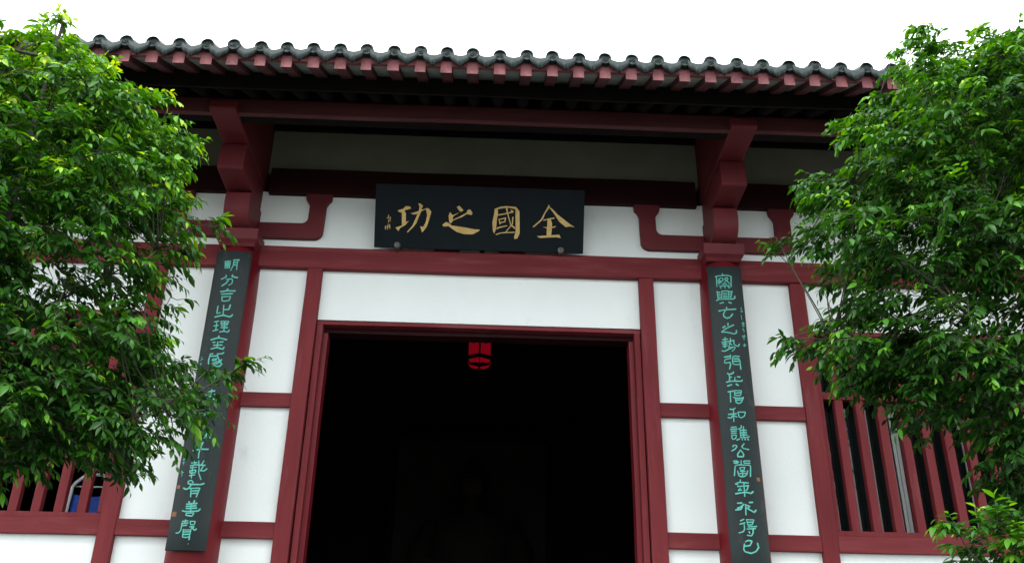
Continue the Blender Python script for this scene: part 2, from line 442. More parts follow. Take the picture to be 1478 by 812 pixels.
# fascia: board with a scalloped top that follows the tiles
v, f = [], []
xx = np.linspace(xs[0] - .09, xs[-1] + .09, (len(xs)) * 12 + 1)
for x in xx:
    ph = ((x - xs[0]) / PITCH) % 1.0; c = .5 + .5 * math.cos(2 * math.pi * ph)
    zt = 5.69 + .06 * c ** .8
    v += [(x, -1.588, 5.673), (x, -1.588, zt), (x, -1.56, zt), (x, -1.56, 5.673)]
for i in range(len(xx) - 1):
    for k in range(4):
        f.append((4 * i + k, 4 * i + (k + 1) % 4, 4 * i + 4 + (k + 1) % 4, 4 * i + 4 + k))
mesh_obj('fascia_board', v, f, RED_FADE, H)

# tiles: shapes in (x, n) pushed up the slope a
E0 = Vector((0, -1.60, 5.757)); AV = Vector((0, CA, SA)); NV = Vector((0, -SA, CA))
def tp(x, n, a): return Vector((x, 0, 0)) + E0 + NV * n + AV * a
def make_barrel(nvar, wob):
    v, f = [], []; K = 14; rr = .0445
    for a, r in ((-.015, rr + .001), (.0, rr + .002), (.02, rr), (.15, rr - .002), (.30, rr - .005)):
        for k in range(K + 1):
            th = math.pi * (k / K) * 1.12 - math.pi * .06
            v.append(tp(math.cos(th) * r + wob * math.sin(a * 20 + nvar), math.sin(th) * r, a))
    n = K + 1
    for i in range(4):
        for k in range(K):
            f.append((i * n + k, i * n + k + 1, (i + 1) * n + k + 1, (i + 1) * n + k))
    return v, f
def make_end(nvar):
    """round end tile with a raised rim and a coiled relief"""
    v, f = [], []; K = 24
    prof = [(.0, .006), (.006, .007), (.012, .002), (.018, .006), (.022, .002), (.034, .002), (.038, .009), (.0435, .009), (.0445, .0), (.0445, -.03)]
    for (r, h) in prof:
        for k in range(K):
            th = 2 * math.pi * k / K
            hh = h + (.0035 * math.sin(3 * th + nvar + r * 260) if .005 < r < .03 else 0)
            v.append(Vector((math.cos(th) * r, -1.618 - hh, 5.760 + math.sin(th) * r)))
    for i in range(len(prof) - 1):
        for k in range(K):
            f.append((i * K + k, i * K + (k + 1) % K, (i + 1) * K + (k + 1) % K, (i + 1) * K + k))
    return v, f
def pan_n(u): return .006 - .026 * math.sin(math.pi * u)                 # u 0..1 across the trough
def make_pan():
    v, f = [], []; K = 10
    for (a) in (-.026, .10, .20, .31):
        for k in range(K + 1):
            u = k / K; v.append(tp(.03 + u * (PITCH - .06), pan_n(u), a))
    for (a) in (-.005, .10, .20, .31):
        for k in range(K + 1):
            u = k / K; v.append(tp(.03 + u * (PITCH - .06), pan_n(u) - .012, a))
    n = K + 1; m = 4 * n
    for i in range(3):
        for k in range(K):
            f.append((i * n + k, i * n + k + 1, (i + 1) * n + k + 1, (i + 1) * n + k))
            f.append((m + i * n + k, m + (i + 1) * n + k, m + (i + 1) * n + k + 1, m + i * n + k + 1))
    for k in range(K): f.append((k, m + k, m + k + 1, k + 1))
    return v, f
def make_drip(sx):
    v, f = [], []; K = 14; t = .014
    for (a) in (-1.632, -1.632 + t):
        for k in range(K + 1):
            u = k / K; x = .022 + u * (PITCH - .044)
            lo = -.036 - .072 * (1 - abs(2 * u - 1) ** 1.25) + .010 * math.sin(math.pi * 4 * abs(u - .5)) * sx
            v.append(Vector((x, a, 5.752 + pan_n(u)))); v.append(Vector((x, a, 5.752 + lo)))
    m = 2 * (K + 1)
    for k in range(K):
        f.append((2 * k, 2 * k + 1, 2 * k + 3, 2 * k + 2)); f.append((m + 2 * k, m + 2 * k + 2, m + 2 * k + 3, m + 2 * k + 1))
        f.append((2 * k, 2 * k + 2, m + 2 * k + 2, m + 2 * k)); f.append((2 * k + 1, m + 2 * k + 1, m + 2 * k + 3, 2 * k + 3))
    f.append((0, m, m + 1, 1)); f.append((2 * K, 2 * K + 1, m + 2 * K + 1, m + 2 * K))
    return v, f
def protos(name, makes, mat):
    res = []
    for (v, f) in makes:
        me = bpy.data.meshes.new(name); me.from_pydata([tuple(a) for a in v], [], f); me.materials.append(mat)
        me.polygons.foreach_set('use_smooth', [True] * len(me.polygons)); res.append(me)
    return res
BAR = protos('barrel_tile', [make_barrel(k, .0015) for k in range(3)], TILE)
END = protos('tile_end', [make_end(k * 2.1) for k in range(4)], TILE_END)
PAN = protos('pan_tile', [make_pan()], TILE)
DRI = protos('drip_tile', [make_drip(s) for s in (.5, 1, .8)], TILE_END)
for i, x in enumerate(xs):
    dz = random.uniform(-.003, .003) ; dx = random.uniform(-.004, .004); ry = random.uniform(-.03, .03)
    for nm, pool in (('barrel_tile', BAR), ('tile_end', END), ('pan_tile', PAN), ('drip_tile', DRI)):
        if i == len(xs) - 1 and nm in ('pan_tile', 'drip_tile'): continue
        o = bpy.data.objects.new(nm, random.choice(pool)); link(o); o.parent = H
        o.location = (x + dx, random.uniform(-.005, .005), dz)
        if nm == 'drip_tile':
            o.location = (x + random.uniform(-.003, .003), random.uniform(-.004, .006), random.uniform(-.004, .003))
# the rest of the roof slope above the eave course, and the back slope
v, f = [], []
nu = len(xs) * 8; A = [(.28 + .28 * k) for k in range(0, 17)]
for side in (0, 1):
    base = len(v)
    for a in A:
        for k in range(nu + 1):
            x = xs[0] - .09 + k * (xs[-1] - xs[0] + .18) / nu
            ph = ((x - xs[0]) / PITCH) % 1.0; c = math.cos(2 * math.pi * ph)
            n = .034 * max(c, 0) ** .5 - .030 * max(-c, 0) - .006
            p = tp(x, n, a)
            v.append(p if side == 0 else Vector((p.x, 2 * 2.95 - p.y, p.z)))
    for i in range(len(A) - 1):
        for k in range(nu):
            q = (base + i * (nu + 1) + k, base + i * (nu + 1) + k + 1, base + (i + 1) * (nu + 1) + k + 1, base + (i + 1) * (nu + 1) + k)
            f.append(q if side == 0 else q[::-1])
rt = mesh_obj('roof_tiling', v, f, TILE, H, True); rt['kind'] = 'stuff'
rp = tp(0, 0, A[-1])
box('roof_ridge', -HW, HW, rp.y - .12, 2 * 2.95 - rp.y + .12, rp.z - .1, rp.z + .35, TILE, H, bev=.03)

# --- walls round the rest, interior ---------------------------------------------------
box('side_wall', -HW, -HW + .2, .1, 7.4, FL, 5.9, PLASTER, H)
box('side_wall', HW - .2, HW, .1, 7.4, FL, 5.9, PLASTER, H)
box('back_wall', -HW, HW, 7.4, 7.6, FL, 5.9, PLASTER, H)
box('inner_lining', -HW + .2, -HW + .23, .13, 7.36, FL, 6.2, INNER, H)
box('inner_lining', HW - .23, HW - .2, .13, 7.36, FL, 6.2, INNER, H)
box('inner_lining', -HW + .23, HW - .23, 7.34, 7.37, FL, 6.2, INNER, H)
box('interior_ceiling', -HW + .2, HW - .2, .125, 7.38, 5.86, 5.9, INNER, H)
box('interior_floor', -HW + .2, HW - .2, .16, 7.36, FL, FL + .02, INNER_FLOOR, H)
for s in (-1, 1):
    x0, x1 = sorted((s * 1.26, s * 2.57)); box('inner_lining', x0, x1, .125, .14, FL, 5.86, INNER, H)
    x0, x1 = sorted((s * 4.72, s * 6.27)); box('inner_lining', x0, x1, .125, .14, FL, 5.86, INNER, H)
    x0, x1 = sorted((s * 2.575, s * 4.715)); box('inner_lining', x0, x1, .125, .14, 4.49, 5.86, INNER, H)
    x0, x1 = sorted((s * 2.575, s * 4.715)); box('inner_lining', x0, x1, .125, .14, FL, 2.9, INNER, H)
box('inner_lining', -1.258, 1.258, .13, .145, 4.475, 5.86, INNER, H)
for s in (-1, 1):
    v, f = [], []
    tube(v, f, [(s * 1.9, 3.4, FL), (s * 1.9, 3.4, 5.86)], [.17, .16], 16); mesh_obj('inner_column', v, f, RED_DEEP, H, True)
beam('inner_tie_beam', -5.5, 5.5, 3.3, 3.5, 5.5, 5.8, DARK_WOOD, H)

for s in (-1, 1):                                   # gable walls under the roof slopes
    x0, x1 = sorted((s * 6.32, s * 6.42))
    prism('gable_wall', [(.1, 5.88), (7.5, 5.88), (7.5, 5.95), (5.9, 6.65), (2.95, 8.0), (.1, 6.42)], x0, x1, PLASTER, H, axis='X')
# --- windows ----------------------------------------------------------------------------
for s in (-1, 1):
    bmw = bmesh.new()
    x0, x1 = sorted((s * 2.552, s * 4.76)); a0, a1 = sorted((s * 2.587, s * 4.725))
    bm_box(bmw, x0, x1, -.02, .09, 4.470, 4.507, .004); bm_box(bmw, x0, x1, -.02, .09, 2.943, 2.981, .004)
    bm_box(bmw, min(s * 2.553, s * 2.587), max(s * 2.553, s * 2.587), -.021, .089, 2.982, 4.469, .004)
    bm_box(bmw, min(s * 4.725, s * 4.759), max(s * 4.725, s * 4.759), -.021, .089, 2.982, 4.469, .004)
    W = bm_obj('window', bmw, RED_V, H)
    n = 13
    for k in range(n):
        c = s * (2.708 + .1575 * k)
        beam('window_bar', c - .031, c + .031, .000, .055, 2.983, 3.955, RED_V, W, bev=.004, wob=.001)
        beam('window_bar', c - .031, c + .031, .000, .055, 4.017, 4.468, RED_V, W, bev=.004, wob=.001)
    beam('window_rail', a0 + .001, a1 - .001, -.004, .062, 3.957, 4.015, RED_H, W, bev=.004, wob=.001)
    # aluminium casements behind the bars
    if s == 1:
        for (c0, c1) in ((3.112, 3.162), (3.64, 3.675), (4.16, 4.20)):
            bmx = bmesh.new(); bm_box(bmx, c0, c0 + (c1 - c0) * .45, .096, .120, 2.945, 4.50, .002); bm_box(bmx, c0 + (c1 - c0) * .5, c1, .090, .120, 2.945, 4.50, .002)
            bm_obj('casement_stile', bmx, ALU, W)
        for (c0, c1) in ((2.575, 3.118), (3.155, 3.645), (3.67, 4.165), (4.195, 4.72)):
            box('glass_pane', c0, c1, .106, .110, 2.95, 4.49, GLASS, W)
        box('casement_rail', 2.575, 4.72, .091, .119, 2.944, 2.992, ALU, W)
    else:
        box('glass_pane', -4.72, -3.70, .106, .110, 2.95, 4.49, GLASS, W)
        box('casement_stile', -3.70, -3.66, .092, .120, 2.945, 4.50, ALU, W)

# traced writing, millimetres from the middle of each board
RIGHT = "-20,1068 -20,1057;-75,1044 -48,1050 16,1054 46,1049 38,959;-67,1044 -70,958;-39,1032 -59,1008;-41,1029 -20,1030 -19,1012 -56,979;-46,1008 -34,997;-58,999 -48,989;-6,1012 -2,1030 17,1035 19,1019 -16,987;2,1016 29,984;-30,978 5,981;-50,961 24,967;-44,950 -41,943;-11,951 -10,944;17,953 25,948|-72,917 -69,851;-72,909 -51,909;-70,888 -50,889;-69,868 -49,869;43,923 26,857;17,914 41,917;13,894 35,895;10,874 31,875;-36,921 -42,858;-36,918 14,922 6,859;-29,899 0,899;-26,881 -4,882 -6,865 -27,864 -26,881;-82,840 -64,851 41,854 58,864 60,881;-59,816 -32,823;8,825 26,819|-12,783 -13,769;-72,754 -35,761 59,773;-25,756 -41,727 -37,705 -15,693 9,703 29,729|-13,652 -14,633;-52,616 -37,627;29,641 -27,610 -68,581 -25,579 26,567 47,579 46,598|-63,520 -27,524;-44,537 -51,455;-70,498 -26,505;-66,484 -33,486;-65,465 -34,469;-6,530 -6,506 -25,456;-26,505 21,515 16,490 27,474 50,469 59,488;-19,494 0,478;-73,431 -58,426 -21,445 5,457;-17,456 16,462 26,457 11,438 -2,427|-61,381 -16,388 -16,396;-17,385 -20,369 -56,363 -64,346 -61,333 -25,339 -21,326 -32,286;50,389 10,389 -3,375 -5,348 -3,329 9,322 44,325;8,367 41,371;6,348 42,351;43,371 52,350 51,288|-49,253 -40,243 -6,257 -6,264;-40,243 -37,224 -41,193;-37,224 39,228;1,223 -3,194;-63,185 -27,193 46,195 54,203;-58,156 -27,166;6,170 19,162|-57,111 -21,117;-42,114 -46,33;-11,120 -12,84 30,85 41,122 -11,121;-5,102 30,106;-23,70 -9,66 -7,32 10,23 31,33 49,72;-9,64 44,65;-3,49 30,52|-18,-12 -31,-22 -55,-20;-31,-22 -36,-112;-69,-59 -14,-53;-73,-82 -56,-87 -35,-66;-33,-68 -11,-78;-1,-42 54,-39 44,-69 18,-85 4,-75 -1,-42|-57,-155 -23,-152;-64,-170 -19,-166;-60,-184 -23,-180;-61,-198 -27,-196;-60,-213 -26,-211 -33,-235 -53,-243 -59,-233 -60,-213;12,-141 16,-156 -10,-167;3,-166 2,-231;29,-148 24,-231;7,-176 48,-174;8,-194 47,-191;6,-211 50,-207;2,-229 48,-226 66,-217;-27,-248 -9,-240;11,-240 13,-247;30,-238 34,-245;52,-235 56,-245|-59,-297 -54,-285 -33,-287 -31,-297 -47,-314 -69,-326;22,-273 3,-296 14,-308 52,-314;-9,-321 -31,-351 -30,-368 8,-367 12,-349 -7,-321|-64,-400 -42,-396 -35,-402 -63,-414 -41,-414 -28,-404;-10,-394 -13,-423;6,-401 18,-396 52,-396;6,-402 12,-413 51,-412;-66,-502 -55,-434 -37,-426 49,-426 53,-436 45,-506;-25,-446 12,-442 2,-464 -19,-465 -25,-446;-41,-470 -37,-501 -21,-510 3,-507 21,-493 29,-466;-22,-472 9,-471;-8,-472 -10,-508;-36,-488 20,-485|-28,-532 -32,-547 -66,-559 -48,-565;-32,-549 25,-552;-51,-578 26,-571;-6,-553 -8,-646;-33,-590 -51,-607 -25,-602;-68,-628 -36,-623 -3,-617 39,-624 53,-611;20,-579 13,-600 3,-605|-62,-693 43,-685;-19,-700 -45,-722 -64,-727;-33,-719 -42,-735 -77,-739;-8,-702 -12,-772;-4,-707 22,-713 7,-724;-3,-725 24,-741 48,-754 62,-738|-53,-813 -29,-802;-58,-835 -24,-825;-31,-828 -30,-867 -39,-885 -68,-893;-11,-804 -5,-841 24,-838 41,-805 -11,-804;-5,-822 32,-820;-6,-853 41,-850 55,-847;-14,-868 45,-862;28,-865 25,-893 12,-913 -16,-909;-2,-884 2,-895|-32,-952 -14,-943 13,-947 -4,-977 -36,-981;-40,-967 -48,-1003 -40,-1018 0,-1028 34,-1014 55,-987 49,-960"
RIGHT_SMALL = "104,791 104,777;95,764 114,769 110,755 96,751|98,729 99,695 106,692|110,673 109,636;96,664 120,668;98,653 116,656;99,639 117,642|105,625 98,603 112,609 107,586|94,561 95,542;108,570 101,525;96,556 115,559|101,498 101,471;90,484 116,490;91,473 110,482"
LEFT = "-55,1039 -49,984 -16,984 -15,1046 -55,1041;-35,1043 -31,985;-51,1013 -13,1015;-48,1030 -39,1022;-28,1034 -21,1023;-45,996 -37,1005;-26,1005 -15,994;10,1056 11,1009 -3,964;8,1053 49,1058;43,1056 38,1039 40,973;11,1033 36,1035;11,1012 38,1013|-32,924 -25,910 -63,892;18,928 15,914 57,908;-24,889 16,895 24,883 22,854 1,842;-6,885 -20,858 -49,835|0,811 -10,793 -52,787;-10,795 55,797;-41,767 39,774;-35,745 -28,711 -7,709 22,716 30,750 -35,745|-52,669 -52,609 -26,616;-10,676 -3,596;37,680 32,644 -5,640;-61,581 -1,596 51,584 63,603|-57,542 -28,548;-40,542 -39,474;-57,509 -25,513;-58,470 -23,479;-10,543 -3,513 36,515 46,548 -11,546;17,547 22,465;-6,530 39,531;-3,496 44,498;-7,460 21,468 49,462 59,480|-8,429 -8,415 -62,400;-8,415 51,404;-44,379 29,385;-36,356 25,360;-8,383 -8,335;-49,328 -6,339 35,327 42,345|46,303 35,292 -48,289 -53,244 -49,208 -35,205;-47,271 6,275;3,291 10,262 47,210;-24,248 -25,235 -1,241 4,254 -24,248;-21,214 15,231 34,236;39,247 22,220 1,209;-10,206 1,193 33,195 38,205|4,128 9,115;-10,97 -12,107 33,114 38,101;10,105 -1,84 34,74;28,98 14,79 -9,73;-11,89 41,93|5,26 5,-18;-15,2 27,9;-35,-8 -28,-24 33,-14;-39,-42 -19,-49 7,-30 21,-27;27,-50 49,-57 68,-41|-29,-152 -8,-147;8,-126 26,-136 43,-140 40,-168;-15,-164 -15,-179;-2,-144 6,-174;-20,-159 36,-155|-23,-293 -11,-305;-22,-313 -13,-320;-20,-340 -11,-327;5,-319 46,-316;7,-334 49,-330;16,-302 41,-297;21,-302 28,-346;-1,-300 3,-312|7,-366 -8,-383 -37,-379;4,-375 -6,-414 -10,-446 -7,-478;-53,-425 -8,-415 48,-413|-34,-497 -28,-520;-54,-531 -18,-524 45,-526;-50,-511 -11,-509;-38,-530 -33,-615;-52,-545 -11,-541;-51,-564 -12,-560 -11,-579 -48,-582 -51,-564;-49,-599 -13,-593;-2,-496 9,-548 9,-576 33,-625;33,-495 23,-519;60,-549 44,-566 21,-562;34,-533 19,-567|-16,-646 -29,-631 -51,-638 -48,-655 -22,-659 35,-659 57,-650;-22,-657 -40,-687 -59,-693 -75,-684;-29,-687 36,-682 21,-743;-23,-687 -16,-744;-17,-704 25,-700;-17,-721 19,-718|-22,-776 -15,-787;14,-769 10,-784;-34,-793 33,-786;-34,-808 30,-802;-6,-787 0,-844;-32,-822 36,-817;-55,-837 -37,-842 47,-837 59,-823;-26,-853 -27,-867 14,-872 24,-850 -26,-853|-24,-898 -24,-918;-43,-907 -7,-903;-46,-921 -4,-917;-41,-935 -10,-932;-44,-918 -44,-963 -55,-983 -74,-983;8,-906 42,-905 37,-928 14,-928 8,-906;11,-942 42,-939 22,-956;25,-942 43,-964 56,-955;-28,-960 -25,-1010 1,-1012 19,-1006 23,-962 -27,-963;-25,-977 19,-973;-22,-993 16,-990;22,-1006 20,-1026"
LEFT_SMALL = "-113,269 -109,261;-119,245 -98,253|-109,227 -112,187;-114,213 -104,211|-110,-475 -110,-494;-104,-482 -115,-487|-109,-501 -109,-522;-116,-508 -102,-506|-113,-565 -104,-574;-113,-579 -97,-575;-105,-584 -104,-602"
GOLD_TEXT = "-646,329 -604,342 -584,365 -550,362 -542,346 -587,333 -593,324 -581,308 -580,240 -555,249 -582,216 -623,190 -636,166 -659,193 -610,211 -613,311 -637,317;-487,384 -475,391 -448,371 -458,353 -459,333 -481,279 -496,235 -519,202 -564,156 -568,162 -527,213 -494,295 -479,336 -476,368;-546,308 -499,323 -467,334 -419,354 -403,351 -382,327 -400,254 -415,205 -449,160 -467,209 -443,206 -424,241 -414,298 -425,344 -467,326 -498,303 -518,300|-183,370 -163,381 -130,347 -150,333 -166,346;-236,330 -213,304 -160,330 -209,296 -216,268 -161,294 -105,328 -98,350 -78,355 -57,326 -67,311 -101,318 -141,292 -208,264 -224,241 -238,247 -246,299;-292,227 -264,250 -236,239 -219,223 -179,219 -98,209 -41,199 5,198 -8,184 -50,160 -116,158 -177,174 -210,195 -243,218 -283,213|115,366 139,371 142,322 136,293 130,204 116,170 106,193 100,259 112,326;115,364 159,384 206,390 282,386 311,353 318,181 301,138 275,133 275,152 285,190 279,369 216,379 146,365;202,376 215,376 220,339 248,250 282,223 280,211 244,236 213,334;142,322 194,333 245,347 240,363 264,354 262,340 194,324 145,313;147,287 154,288 166,247 158,243;153,287 207,301 205,293 155,279;197,299 207,300 203,265 195,266;161,262 203,272 202,264 162,253;132,213 150,224 218,240 218,233 153,214 134,204;257,307 265,306 262,250 210,183 201,182 253,252;126,166 166,180 203,185 278,190 279,182 203,177 167,173 136,160|542,414 551,393 515,343 499,299 484,281 427,229 418,235 482,294 511,352;551,393 576,374 612,338 675,291 710,266 751,241 711,246 681,239 627,281 585,341 551,382;501,291 543,304 588,312 589,304 543,295 502,284;534,298 560,296 571,266 570,209 566,169 531,164 530,208 533,243;499,235 532,234 580,241 604,246 597,236 580,230 532,225;453,161 529,168 630,178 644,152 608,158 477,148|-718,292 -713,292 -718,260 -723,262;-731,267 -708,273 -708,268 -729,263;-716,256 -712,256 -714,230 -719,231;-704,276 -699,276 -702,237 -707,238|-740,206 -735,206 -736,175 -741,176;-721,219 -716,219 -720,175 -725,176;-744,196 -700,205 -699,199 -743,191;-710,219 -705,219 -700,181 -705,182"
LEFT_CLUMPS = "-320,-276,514,8,60 -302,-274,482,13,60 -271,-297,468,12,60 -266,-288,473,12,60 -264,-272,492,10,100 -281,-286,454,12,60 -266,-292,460,12,60 -251,-288,458,12,100 -257,-272,471,13,100 -243,-273,466,13,100 -213,-274,467,13,100 -203,-276,470,7,100 -194,-274,466,8,100 -287,-287,448,12,60 -278,-281,443,12,60 -249,-285,436,12,100 -239,-289,433,12,100 -227,-296,444,12,100 -200,-297,440,12,100 -188,-294,441,12,100 -181,-292,440,12,100 -170,-277,448,8,100 -290,-276,421,8,60 -270,-282,422,12,60 -248,-301,420,11,60 -231,-288,428,12,100 -208,-300,413,11,100 -193,-293,415,12,100 -188,-296,415,12,100 -176,-283,431,12,100 -173,-272,440,12,100 -271,-292,404,11,60 -256,-285,413,12,60 -227,-301,394,11,100 -221,-288,396,12,100 -209,-297,401,11,100 -199,-295,397,11,100 -190,-289,412,12,100 -169,-297,400,11,100 -147,-291,398,11,100 -153,-270,423,12,100 -259,-289,377,11,60 -242,-293,379,11,60 -233,-288,391,11,100 -234,-283,395,12,100 -211,-291,381,11,100 -186,-297,385,11,100 -181,-291,380,11,100 -154,-298,377,11,100 -151,-293,393,11,100 -150,-269,395,8,100 -264,-286,368,11,60 -261,-279,378,12,60 -227,-294,359,11,100 -223,-285,367,11,100 -203,-303,359,11,100 -187,-304,356,11,38 -176,-295,360,11,38 -164,-299,371,11,100 -154,-271,389,12,100 -143,-268,376,10,38 -252,-295,356,11,60 -235,-291,355,11,60 -221,-303,348,11,60 -211,-282,350,11,100 -207,-290,357,11,100 -181,-288,354,11,38 -170,-292,357,11,38 -157,-303,352,11,38 -148,-288,348,11,38 -138,-264,367,7,38 -244,-290,330,11,60 -239,-290,336,11,60 -214,-305,334,10,100 -214,-292,343,11,100 -204,-290,344,11,100 -183,-293,332,11,38 -164,-293,343,11,38 -157,-282,350,11,38 -152,-276,342,11,38 -252,-276,333,11,60 -248,-278,329,11,60 -217,-285,318,11,100 -196,-301,315,10,100 -196,-288,329,11,100 -171,-303,321,10,38 -158,-292,318,11,38 -149,-294,317,10,38 -141,-291,326,11,38 -136,-278,328,7,38 -262,-268,318,8,60 -230,-290,308,10,60 -219,-292,313,10,60 -199,-294,304,10,100 -181,-299,301,10,100 -172,-300,305,10,100 -167,-283,311,11,100 -147,-286,314,11,75 -145,-287,317,11,38 -239,-280,298,11,60 -224,-284,293,10,60 -204,-291,286,10,100 -198,-300,293,10,100 -177,-304,285,10,100 -167,-297,289,10,100 -162,-287,300,10,100 -153,-286,290,10,100 -139,-274,305,11,75 -246,-269,279,11,60 -218,-294,274,10,60 -206,-302,278,10,60 -182,-302,270,10,100 -175,-302,277,10,100 -175,-287,285,10,100 -162,-294,283,10,100 -150,-290,279,10,100 -126,-296,284,10,75 -120,-284,287,10,75 -114,-272,286,10,50 -239,-273,271,10,60 -210,-296,263,10,60 -211,-286,273,10,60 -196,-288,264,10,100 -183,-269,269,11,100 -176,-281,270,10,100 -159,-285,269,10,100 -141,-294,273,10,75 -130,-290,271,10,75 -243,-272,260,6,60 -213,-280,251,10,60 -204,-273,258,10,100 -202,-265,257,7,100 -186,-277,262,10,100 -149,-266,262,6,100 -320,-263,519,10,60 -295,-259,517,8,60 -294,-250,524,8,100 -328,-250,518,14,60 -295,-261,496,13,60 -274,-260,499,13,100 -272,-255,510,6,100 -244,-246,515,7,100 -304,-263,480,13,60 -294,-256,477,13,60 -280,-250,496,14,100 -268,-245,492,14,100 -241,-248,503,9,100 -219,-258,490,9,100 -205,-257,478,10,100 -309,-245,463,13,60 -303,-247,479,13,60 -273,-264,462,13,60 -266,-252,478,13,100 -238,-247,469,13,100 -221,-252,472,13,100 -193,-261,460,13,100 -195,-253,461,13,100 -174,-254,468,6,100 -301,-250,443,13,60 -280,-249,444,13,60 -261,-263,429,12,100 -246,-247,444,13,100 -247,-247,459,13,100 -224,-243,457,13,100 -207,-256,445,13,100 -193,-250,453,13,100 -164,-254,459,6,100 -153,-265,436,8,100 -297,-264,421,8,60 -291,-246,424,13,60 -275,-261,422,12,60 -257,-259,426,13,100 -238,-253,418,13,100 -233,-256,422,13,100 -208,-247,428,13,100 -198,-245,433,13,100 -172,-263,427,13,100 -162,-265,422,12,100 -146,-266,421,8,100 -293,-249,412,13,60 -264,-263,400,12,60 -246,-259,407,12,100 -243,-255,397,12,100 -221,-244,406,13,100 -206,-245,406,13,100 -189,-254,416,13,100 -177,-248,404,13,100 -156,-258,403,8,100 -282,-263,382,11,60 -285,-253,384,12,60 -259,-257,392,12,60 -242,-265,391,12,100 -229,-264,387,12,100 -223,-254,387,12,100 -217,-247,402,13,100 -192,-246,401,13,100 -185,-247,398,13,100 -159,-246,401,13,100 -143,-246,391,6,38 -292,-248,365,5,60 -278,-243,370,12,60 -269,-249,378,12,60 -241,-255,370,12,100 -234,-248,368,12,100 -220,-247,384,12,38 -199,-260,375,12,38 -179,-264,376,12,38 -174,-249,369,12,38 -148,-253,374,10,38 -139,-254,374,4,38 -282,-260,348,4,60 -274,-253,353,12,60 -247,-263,341,11,60 -240,-249,348,12,100 -224,-257,355,12,100 -205,-251,350,12,38 -192,-247,352,12,38 -186,-248,360,12,38 -167,-255,352,12,38 -150,-264,353,12,38 -273,-243,345,12,60 -258,-249,339,12,60 -237,-248,341,12,100 -221,-255,334,12,100 -194,-265,331,11,38 -193,-261,328,11,38 -185,-255,343,12,38 -159,-250,344,12,38 -145,-252,348,8,38 -259,-265,309,9,60 -262,-251,323,12,60 -249,-260,322,11,60 -236,-246,320,12,100 -207,-265,315,11,100 -201,-260,317,11,100 -183,-264,313,11,100 -169,-258,328,11,38 -155,-255,329,12,38 -150,-243,322,12,75 -250,-267,301,11,60 -240,-245,307,11,60 -222,-254,310,11,100 -218,-247,305,11,100 -206,-250,312,11,100 -184,-262,310,11,100 -174,-244,310,12,100 -153,-263,303,11,75 -146,-250,313,12,75 -131,-258,312,6,75 -271,-246,297,5,60 -242,-266,286,11,60 -241,-252,289,11,60 -215,-259,284,11,100 -205,-264,291,11,100 -196,-265,292,11,100 -181,-253,290,11,100 -163,-262,294,11,100 -151,-257,287,11,75 -146,-260,299,11,75 -123,-262,298,11,50 -246,-259,281,11,60 -243,-249,281,11,60 -213,-265,280,11,100 -202,-259,281,11,100 -191,-266,280,11,100 -189,-245,282,11,100 -165,-251,283,11,100 -152,-259,277,11,75 -134,-248,283,9,75 -258,-252,259,4,60 -242,-254,261,11,60 -231,-252,257,11,60 -217,-255,269,11,100 -207,-257,266,11,100 -186,-260,265,7,100 -163,-258,268,7,100 -146,-254,264,5,100 -344,-223,542,15,60 -316,-238,532,12,60 -340,-236,506,8,60 -326,-220,526,15,60 -324,-212,532,15,60 -286,-232,517,12,100 -330,-231,486,14,60 -330,-211,509,15,60 -298,-223,509,14,100 -284,-215,506,15,100 -249,-232,505,14,100 -241,-239,503,14,100 -222,-224,496,14,100 -320,-207,480,14,60 -289,-229,474,14,100 -274,-207,476,14,100 -251,-223,481,14,100 -234,-206,479,14,100 -222,-217,481,14,100 -196,-215,478,14,100 -326,-225,454,12,60 -311,-226,445,14,60 -288,-218,451,14,100 -256,-229,455,14,100 -240,-222,458,14,100 -238,-205,463,14,100 -208,-216,464,14,100 -189,-222,456,14,100 -171,-231,452,14,100 -317,-232,428,9,60 -297,-214,426,14,60 -275,-226,430,13,100 -267,-222,432,13,100 -243,-226,435,13,100 -236,-210,445,14,100 -206,-219,440,14,100 -173,-230,425,12,100 -163,-233,433,7,100 -298,-217,403,13,60 -278,-227,401,13,60 -261,-222,409,13,100 -232,-220,397,13,38 -218,-212,420,14,100 -199,-227,405,13,100 -172,-229,412,13,100 -161,-228,399,13,38 -309,-228,389,7,60 -297,-209,383,13,60 -277,-209,400,13,100 -248,-224,389,13,100 -241,-207,401,14,38 -208,-220,380,13,38 -192,-212,400,13,38 -180,-226,396,13,38 -156,-236,375,9,38 -296,-231,354,7,60 -282,-208,369,13,60 -255,-219,359,13,100 -259,-209,378,13,100 -235,-218,364,13,100 -224,-209,376,13,38 -194,-207,363,13,38 -175,-229,359,13,38 -278,-221,349,13,60 -255,-210,338,13,100 -247,-218,337,12,100 -215,-225,349,12,38 -194,-228,346,12,38 -189,-209,341,13,75 -170,-216,338,13,75 -279,-231,311,9,60 -265,-219,325,12,60 -249,-225,326,12,100 -231,-222,317,12,100 -215,-210,323,13,100 -204,-210,320,12,100 -184,-215,336,13,75 -171,-221,318,12,75 -145,-230,322,9,75 -271,-231,294,12,60 -258,-229,296,12,60 -253,-224,307,12,60 -222,-226,310,12,100 -222,-209,310,12,100 -188,-215,302,12,100 -191,-214,317,12,100 -160,-209,316,13,75 -142,-221,306,12,75 -134,-221,315,11,50 -270,-241,287,6,60 -255,-224,290,12,60 -252,-211,290,12,60 -232,-212,283,12,100 -202,-226,294,12,100 -174,-241,276,9,100 -177,-217,292,12,100 -168,-214,294,12,75 -131,-230,295,10,50 -254,-233,272,11,60 -233,-230,274,11,100 -232,-214,279,12,100 -166,-218,281,12,100 -158,-232,273,8,100 -101,-260,314,4,200 -108,-260,308,5,100 -230,-260,510,6,150 -259,-250,503,6,100 -125,-260,384,4,150 -121,-250,314,6,100"
